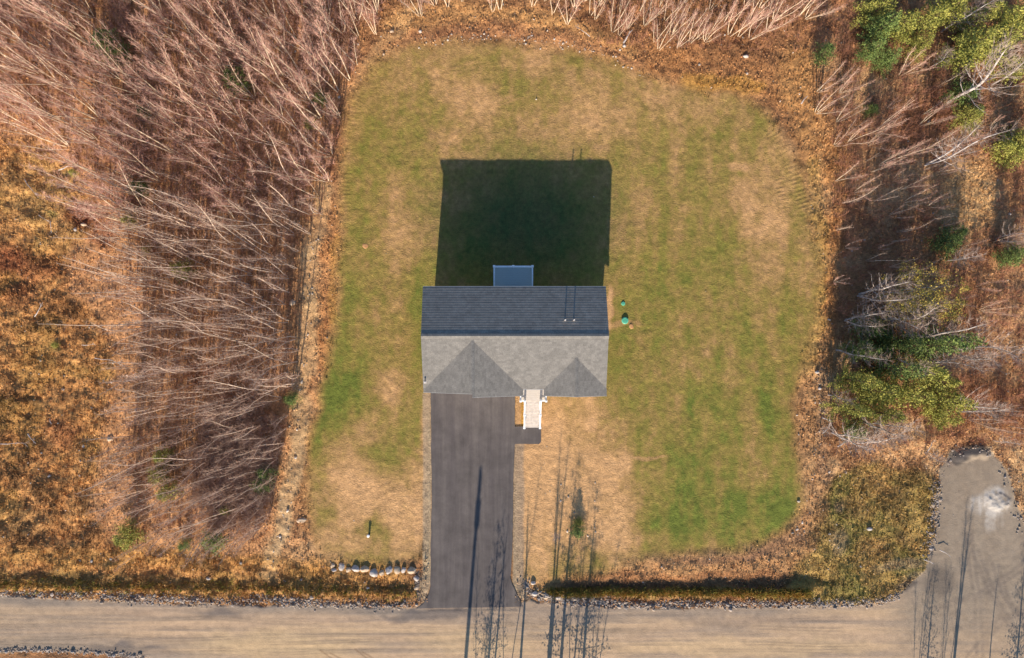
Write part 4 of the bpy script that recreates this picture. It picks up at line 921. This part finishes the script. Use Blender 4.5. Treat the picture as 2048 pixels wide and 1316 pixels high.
# crushed stone along the road: one mass
ico_v = []; bm = bmesh.new(); bmesh.ops.create_icosphere(bm, subdivisions=1, radius=1); ico_v = np.array([v.co[:] for v in bm.verts]); ico_f = np.array([[v.index for v in f.verts] for f in bm.faces]); bm.free()
def stones(name, pts_xy, size, cols):
    n = len(pts_xy); pts_xy = np.array(pts_xy)
    z = H[_iy(pts_xy[:, 1]), _ix(pts_xy[:, 0])]
    s = size[:, None, None] * RNG.uniform(.6, 1.3, (n, 1, 3)); V = ico_v[None] * s * RNG.uniform(.8, 1.2, (n, 12, 1))
    a = RNG.uniform(0, 6.28, n); c, q = np.cos(a), np.sin(a)
    X = V[..., 0] * c[:, None] - V[..., 1] * q[:, None]; Y = V[..., 0] * q[:, None] + V[..., 1] * c[:, None]
    V = np.stack([X + pts_xy[:, 0][:, None], Y + pts_xy[:, 1][:, None], V[..., 2] * .8 + z[:, None] + size[:, None] * .25], -1)
    F = (ico_f[None] + (np.arange(n) * 12)[:, None, None]).reshape(-1, 3)
    return np_mesh(name, V.reshape(-1, 3), F, np.repeat(cols, 12, 0))
def along(pts, wd, n):
    seg = np.array(pts, float); L = np.hypot(*(seg[1:] - seg[:-1]).T); cum = np.concatenate([[0], np.cumsum(L)]); t = RNG.uniform(0, cum[-1], n)
    x = np.interp(t, cum, seg[:, 0]) + RNG.normal(0, wd * .5, n); y = np.interp(t, cum, seg[:, 1]) + RNG.normal(0, wd * .5, n)
    return np.stack([(x - 1024) * GS, (658 - y) * GS], -1)
bands = [along([(-60, 1184), (60, 1188), (150, 1190), (230, 1190), (300, 1195), (400, 1201), (470, 1203), (520, 1199), (600, 1205), (700, 1209), (780, 1213), (828, 1208)], 9, 3600),
         along([(200, 1190), (300, 1198), (420, 1202)], 12, 900), along([(560, 1203), (640, 1204)], 10, 400),
         along([(1062, 1188), (1090, 1196), (1150, 1200), (1220, 1207), (1300, 1211), (1400, 1209), (1500, 1207), (1600, 1208), (1700, 1207), (1770, 1201), (1800, 1188)], 8, 4200),
         along([(1075, 1190), (1150, 1200), (1220, 1205)], 12, 900), along([(1872, 960), (1870, 1010), (1866, 1060), (1856, 1110)], 12, 700), along([(1880, 960), (1890, 915), (1940, 892), (1990, 905), (2025, 985), (2050, 1060)], 14, 220),
         along([(-60, 1300), (100, 1301), (200, 1306), (290, 1314)], 6, 900), along([(834, 1140), (836, 1200)], 6, 120), along([(1050, 1160), (1060, 1190)], 8, 120)]
pt = np.concatenate(bands); n = len(pt); sz = np.clip(RNG.gamma(2.4, .018, n), .02, .2)
br_ = RNG.uniform(.6, 1.25, (n, 1)); ws = RNG.random((n, 1))
tag(mesh_obj("crushed_stone", stones("crushed_stone", pt, sz, (S(190, 168, 148) * ws + S(156, 148, 146) * (1 - ws)) * br_), M_stone), "pale crushed stone spread along the edges of the gravel road", "gravel", kind='stuff')
# loose pebbles on soil, lawn edges and trail
k = 2600; q = np.stack([RNG.uniform(-42, 42, k), RNG.uniform(-21, 27, k)], -1); ii = (_iy(q[:, 1]), _ix(q[:, 0]))
keep = ((np.maximum(lm, rm)[ii] < .3) | (RNG.random(k) < .02)) & (drv[ii] < .1); q = q[keep]; q = np.concatenate([q, along(TRAIL, 12, 120), along([(1640, 740), (1645, 860), (1630, 960), (1600, 1080)], 14, 120), along([(830, 85), (1000, 70), (1200, 105), (1300, 150)], 12, 160), along([(1080, 930), (1200, 1040)], 60, 40)])
sz = np.clip(RNG.gamma(2.5, .017, len(q)), .02, .14)
tag(mesh_obj("pebbles", stones("pebbles", q, sz, S(222, 206, 190) * RNG.uniform(.5, 1.2, (len(q), 1))), M_stone), "loose pale pebbles scattered over soil, brush and lawn edge", "pebbles", kind='stuff')

# ------------------------------------------------------------------ dry grass, fallen leaves, brush
def sample_pts(n, dens):
    x = RNG.uniform(-45, 45, n); y = RNG.uniform(-23.5, 30, n); i = (_iy(y), _ix(x)); k = RNG.random(n) < dens[i]
    return x[k], y[k]
def blades(name, x, y, nb, h0, h1, w0, lean, lo=.6, hi=1.6, colr=None):
    m = len(x); i = (_iy(y), _ix(x)); z = H[i]; col = C[i] if colr is None else colr
    s = RNG.uniform(.6, 1.3, m)
    X = np.repeat(x, nb); Y = np.repeat(y, nb); Z = np.repeat(z, nb); sc = np.repeat(s, nb); K = m * nb
    a = RNG.uniform(0, 6.28, K); L = RNG.uniform(h0, h1, K) * sc; ln = RNG.uniform(.1, 1, K) * lean
    bx = X + RNG.normal(0, .06, K) * sc; by = Y + RNG.normal(0, .06, K) * sc
    W = w0 * RNG.uniform(.6, 1.4, K); pa = a + 1.57 + RNG.normal(0, .4, K)
    tx = bx + np.cos(a) * L * ln; ty = by + np.sin(a) * L * ln; tz = Z + L * np.sqrt(np.maximum(.08, 1 - np.minimum(ln, .95) ** 2))
    V = np.stack([np.stack([bx - np.cos(pa) * W, by - np.sin(pa) * W, Z - .03], -1), np.stack([bx + np.cos(pa) * W, by + np.sin(pa) * W, Z - .03], -1), np.stack([tx, ty, tz], -1)], 1)
    cc = np.repeat(col, nb, 0) * (np.repeat(RNG.uniform(lo, hi, (m, 1)), nb, 0) * RNG.uniform(.8, 1.25, (K, 1)))
    return np_mesh(name, V.reshape(-1, 3), np.arange(K * 3).reshape(-1, 3), np.clip(np.repeat(cc, 3, 0), .005, .8))
off = (1 - np.clip(lm * 1.2 + rm * 1.2 + drv, 0, 1)) * (1 - .85 * (1 - sst(8, 20, d_line(WX, WY, TRAIL))))
dens = np.clip(off * (.25 + .6 * h + .55 * sst(-12, 14, sdb) + .45 * right) * (.4 + 1.0 * norm01(n_clump)), 0, 1)
x, y = sample_pts(95000, dens)
tag(mesh_obj("dry_grass", blades("dry_grass", x, y, 6, .12, .42, .020, .95, .8, 1.35), M_tuft), "dry orange and straw coloured grass around the lawn", "grass", kind='stuff')
fr = (1 - sst(0, 14, np.abs(sdl + 4))) * (1 - rm) * (1 - (np.abs(PX - 945) < 112) * (PY > 770) * (PY < 1175)); x, y = sample_pts(60000, np.clip(fr * .5, 0, 1))
tag(mesh_obj("lawn_fringe", blades("lawn_fringe", x, y, 5, .08, .26, .018, .9, .7, 1.4), M_tuft), "ragged longer grass along the lawn's edge", "grass", kind='stuff')
# bank above the road ditch: taller grass that throws the ragged dark band
x = np.concatenate([RNG.uniform(1095, 1620, 2600), RNG.uniform(-50, 835, 900)]); yy = np.where(x > 1000, RNG.normal(1184, 3.5, len(x)), RNG.normal(1176, 7, len(x)) + np.interp(x, [0, 400, 800], [-8, 0, 10]))
x, y = (x - 1024) * GS, (658 - yy) * GS
tag(mesh_obj("bank_grass", blades("bank_grass", x, y, 8, .15, .45, .02, .8, .8, 1.5, np.where(RNG.random((len(x), 1)) < .5, S(196, 148, 76), S(150, 142, 62))), M_tuft), "tall grass on the bank between ditch and road", "grass", kind='stuff')
# fallen leaves and low dead bracken
x, y = sample_pts(240000, np.clip(off * (.7 - .2 * h) * (.35 + .65 * sst(8, 40, -sdl)), 0, 1)); m_ = len(x); z = H[(_iy(y), _ix(x))] + RNG.uniform(.01, .16, m_)
a = RNG.uniform(0, 6.28, m_); L = RNG.uniform(.03, .09, m_); ti = RNG.normal(0, .35, (m_, 2)); u = np.stack([np.cos(a) * L, np.sin(a) * L, ti[:, 0] * L], -1); v = np.stack([-np.sin(a) * L * .6, np.cos(a) * L * .6, ti[:, 1] * L], -1); c0 = np.stack([x, y, z], -1)
V = np.stack([c0 - u, c0 - v, c0 + u, c0 + v], 1).reshape(-1, 3); pal = np.stack([S(208, 142, 88), S(176, 116, 74), S(136, 92, 64), S(226, 172, 118)]); cc = C[(_iy(y), _ix(x))] * .65 + pal[RNG.integers(0, 4, m_)] * .35
tag(mesh_obj("fallen_leaves", np_mesh("fallen_leaves", V, np.arange(m_ * 4).reshape(-1, 4), np.repeat(cc * RNG.uniform(.7, 1.3, (m_, 1)), 4, 0)), M_tuft), "brown and orange fallen leaves under the bare trees", "leaf litter", kind='stuff')
# undergrowth twigs
def brush(name, n, region, h0, h1, mat, label, ks=7):
    mb = MB(); c = 0
    while c < n:
        px, py = rnd.uniform(-60, 2100), rnd.uniform(-60, 1180)
        if not region(px, py): continue
        c += 1; x, y = P(px, py); b = Vector((x, y, hz(x, y))); hh = rnd.uniform(h0, h1)
        for _ in range(ks):
            d = Vector((rnd.gauss(0, .35), rnd.gauss(0, .35), 1)).normalized(); e = b + d * hh * rnd.uniform(.5, 1); mb.spike(b, e, .009)
            for _ in range(3):
                o = b.lerp(e, rnd.uniform(.3, .9)); dd = (d + Vector((rnd.gauss(0, .6), rnd.gauss(0, .6), 0))).normalized(); mb.spike(o, o + dd * hh * rnd.uniform(.2, .4), .006)
    tag(mb.build(name, mat), label, "undergrowth", kind='stuff')
brush("undergrowth", 1100, lambda a, b: inpoly(a, b, THICK), .8, 2.6, M_brush, "thin leafless undergrowth between the trees of the left thicket")
brush("pink_brush", 900, lambda a, b: inpoly(a, b, THICK) and b < 430, .8, 2.4, M_twig, "low pinkish leafless brush between the upper left birches", 12)
brush("low_brush", 1100, lambda a, b: math.hypot((a - 480) / 95, (b - 930) / 150) < rnd.uniform(.5, 1.1) and inpoly(a, b, THICK), .8, 2.2, M_twig2, "low mauve leafless brush in the lower right of the left thicket", 12)
brush("bramble", 2300, lambda a, b: a > 1665 and b < 900 and not (1880 < a < 1990 and 320 < b < 460), .5, 1.9, M_brush, "leafless brown bramble and bracken on the right hand side")
brush("bramble_edge", 260, lambda a, b: 1180 < a < 1640 and b < 90 + (a - 1180) * .04, .5, 1.6, M_brush, "leafless bramble below the birches along the top")

# ------------------------------------------------------------------ fallen branches and logs
def branch(px0, py0, px1, py1, r, lab, kids=3, mat=None):
    (x0, y0), (x1, y1) = P(px0, py0, .3), P(px1, py1, .3); a = Vector((x0, y0, hz(x0, y0) + .2)); b = Vector((x1, y1, hz(x1, y1) + .3)); L = (b - a).length
    s = (b - a).cross(Vector((0, 0, 1))).normalized(); mid = a.lerp(b, .5) + s * L * rnd.uniform(-.09, .09) + Vector((0, 0, .08))
    mb = MB(); mb.tube([a, a.lerp(mid, .5) + s * L * .02, mid, b], [r, r * .85, r * .65, r * .3], 6)
    for k in range(kids):
        t = rnd.uniform(.35, .9); o = mid.lerp(b, t); d = ((b - a).normalized() + s * rnd.choice((-1, 1)) * rnd.uniform(.4, .9) + Vector((0, 0, .3))).normalized(); mb.tube([o, o + d * L * .12, o + d * L * .22 + Vector((0, 0, .05))], [r * .45, r * .3, .006], 4)
    tag(mb.build("fallen_branch", mat or M_wbirch), lab, "branch")
for args in ((112, 338, 155, 332, .05, "pale log at the top of the orange clearing"), (46, 357, 78, 396, .035, "curved pale branch in the upper clearing"), (78, 430, 100, 445, .03, "short pale stick left of the red brush"), (100, 441, 100, 466, .03, "upright pale stick below the red brush"), (66, 633, 85, 605, .04, "pale stick slanting in the middle clearing"),
             (165, 690, 190, 688, .03, "small white stick at the clearing's right"), (188, 716, 250, 732, .035, "long brown stick beside the saplings"), (55, 868, 70, 888, .05, "pair of pale sticks low in the clearing"), (0, 888, 60, 886, .03, "long thin stick at the left border"), (98, 838, 104, 848, .05, "tiny pale stick low in the clearing"),
             (1603, 207, 1612, 194, .06, "white bent branch on golden grass upper right"), (1192, 248, 1192, 249, .01, "x"), (1247, 85, 1262, 62, .08, "dark log among the twigs above the lawn"), (1645, 867, 1662, 845, .05, "broken branch at the foot of the white birches"), (1676, 893, 1700, 880, .06, "reddish broken log beside the dirt strip"),
             (1645, 835, 1660, 842, .05, "short grey log under the white birches"), (1855, 905, 1865, 880, .05, "white stick by the end of the side road"), (1180, 72, 1150, 50, .03, "thin branch under the birches above the lawn"), (655, 200, 618, 192, .05, "white fallen stem at the thicket edge upper left"), (1065, 70, 1055, 78, .05, "short pale stick on the rust strip above the lawn"), (1880, 1100, 1900, 1112, .04, "dark stick on the side road's left shoulder"), (1850, 1120, 1868, 1128, .04, "dark stick below another on the side road's shoulder")):
    if args[5] == "x": continue
    branch(*args)

# ------------------------------------------------------------------ small fittings on the lawn
M_green = plain("green_plastic", S(112, 206, 172), S(96, 188, 154), 3, .5, 0)
def lid(px, py, r, h_, lab, nm="septic_lid"):
    x, y = P(px, py, h_); z = hz(x, y); mb = MB()
    mb.tube([(0, 0, -.05), (0, 0, h_ - .05), (0, 0, h_), (0, 0, h_ + .035)], [r * .93, r * .93, r, r * .8], 24)
    for k in range(8): a = k * .785; mb.bar((math.cos(a) * r * .2, math.sin(a) * r * .2, h_ + .036), (math.cos(a) * r * .72, math.sin(a) * r * .72, h_ + .036), .03, .02)
    tag(mb.build(nm, M_green, loc=(x, y, z)), lab, "access lid")
lid(1250, 641, .29, .13, "large round green plastic lid on the lawn right of the house"); lid(1246.5, 607, .17, .05, "small green plastic lid above a larger one on the lawn")
def cone(px, py, r, h_, lab, mat, sd=5):
    x, y = P(px, py); o = mesh_obj("soil_mound", rock_mesh("soil_mound", r, r * .9, h_, sd, 3), mat, loc=(x, y, hz(x, y) - h_ * .35)); tag(o, lab, "soil mound")
M_soil = plain("bare_tan_soil", S(214, 162, 112), S(190, 138, 92), 6, .95, .5, .03)
cone(1263, 652, .27, .07, "round patch of bare tan soil below the green lids", M_soil); cone(731, 491, .30, .06, "small bare soil mound on the upper left lawn", M_soil, 8)
well = empty("well_pipe", (*P(738.5, 1069), hz(*P(738.5, 1069)))); tag(well, "short white capped well pipe standing in a green patch of front lawn", "well pipe")
MB().tube([(0, 0, -.2), (0, 0, .36)], [.085, .085], 16).build("casing", M_dark, well, smooth=False); MB().tube([(0, 0, .36), (0, 0, .43), (0, 0, .45)], [.12, .12, .08], 16).build("cap", M_white, well)
x, y = P(500.5, 1012, .2); o = MB(); o.box(-.22, .22, -.15, .15, .05, .12); o = o.build("white_slab", M_white, loc=(x, y, hz(x, y) + .05)); o.rotation_euler = (R(14), 0, R(25)); tag(o, "tilted white slab lying at the thicket's lower edge", "slab")
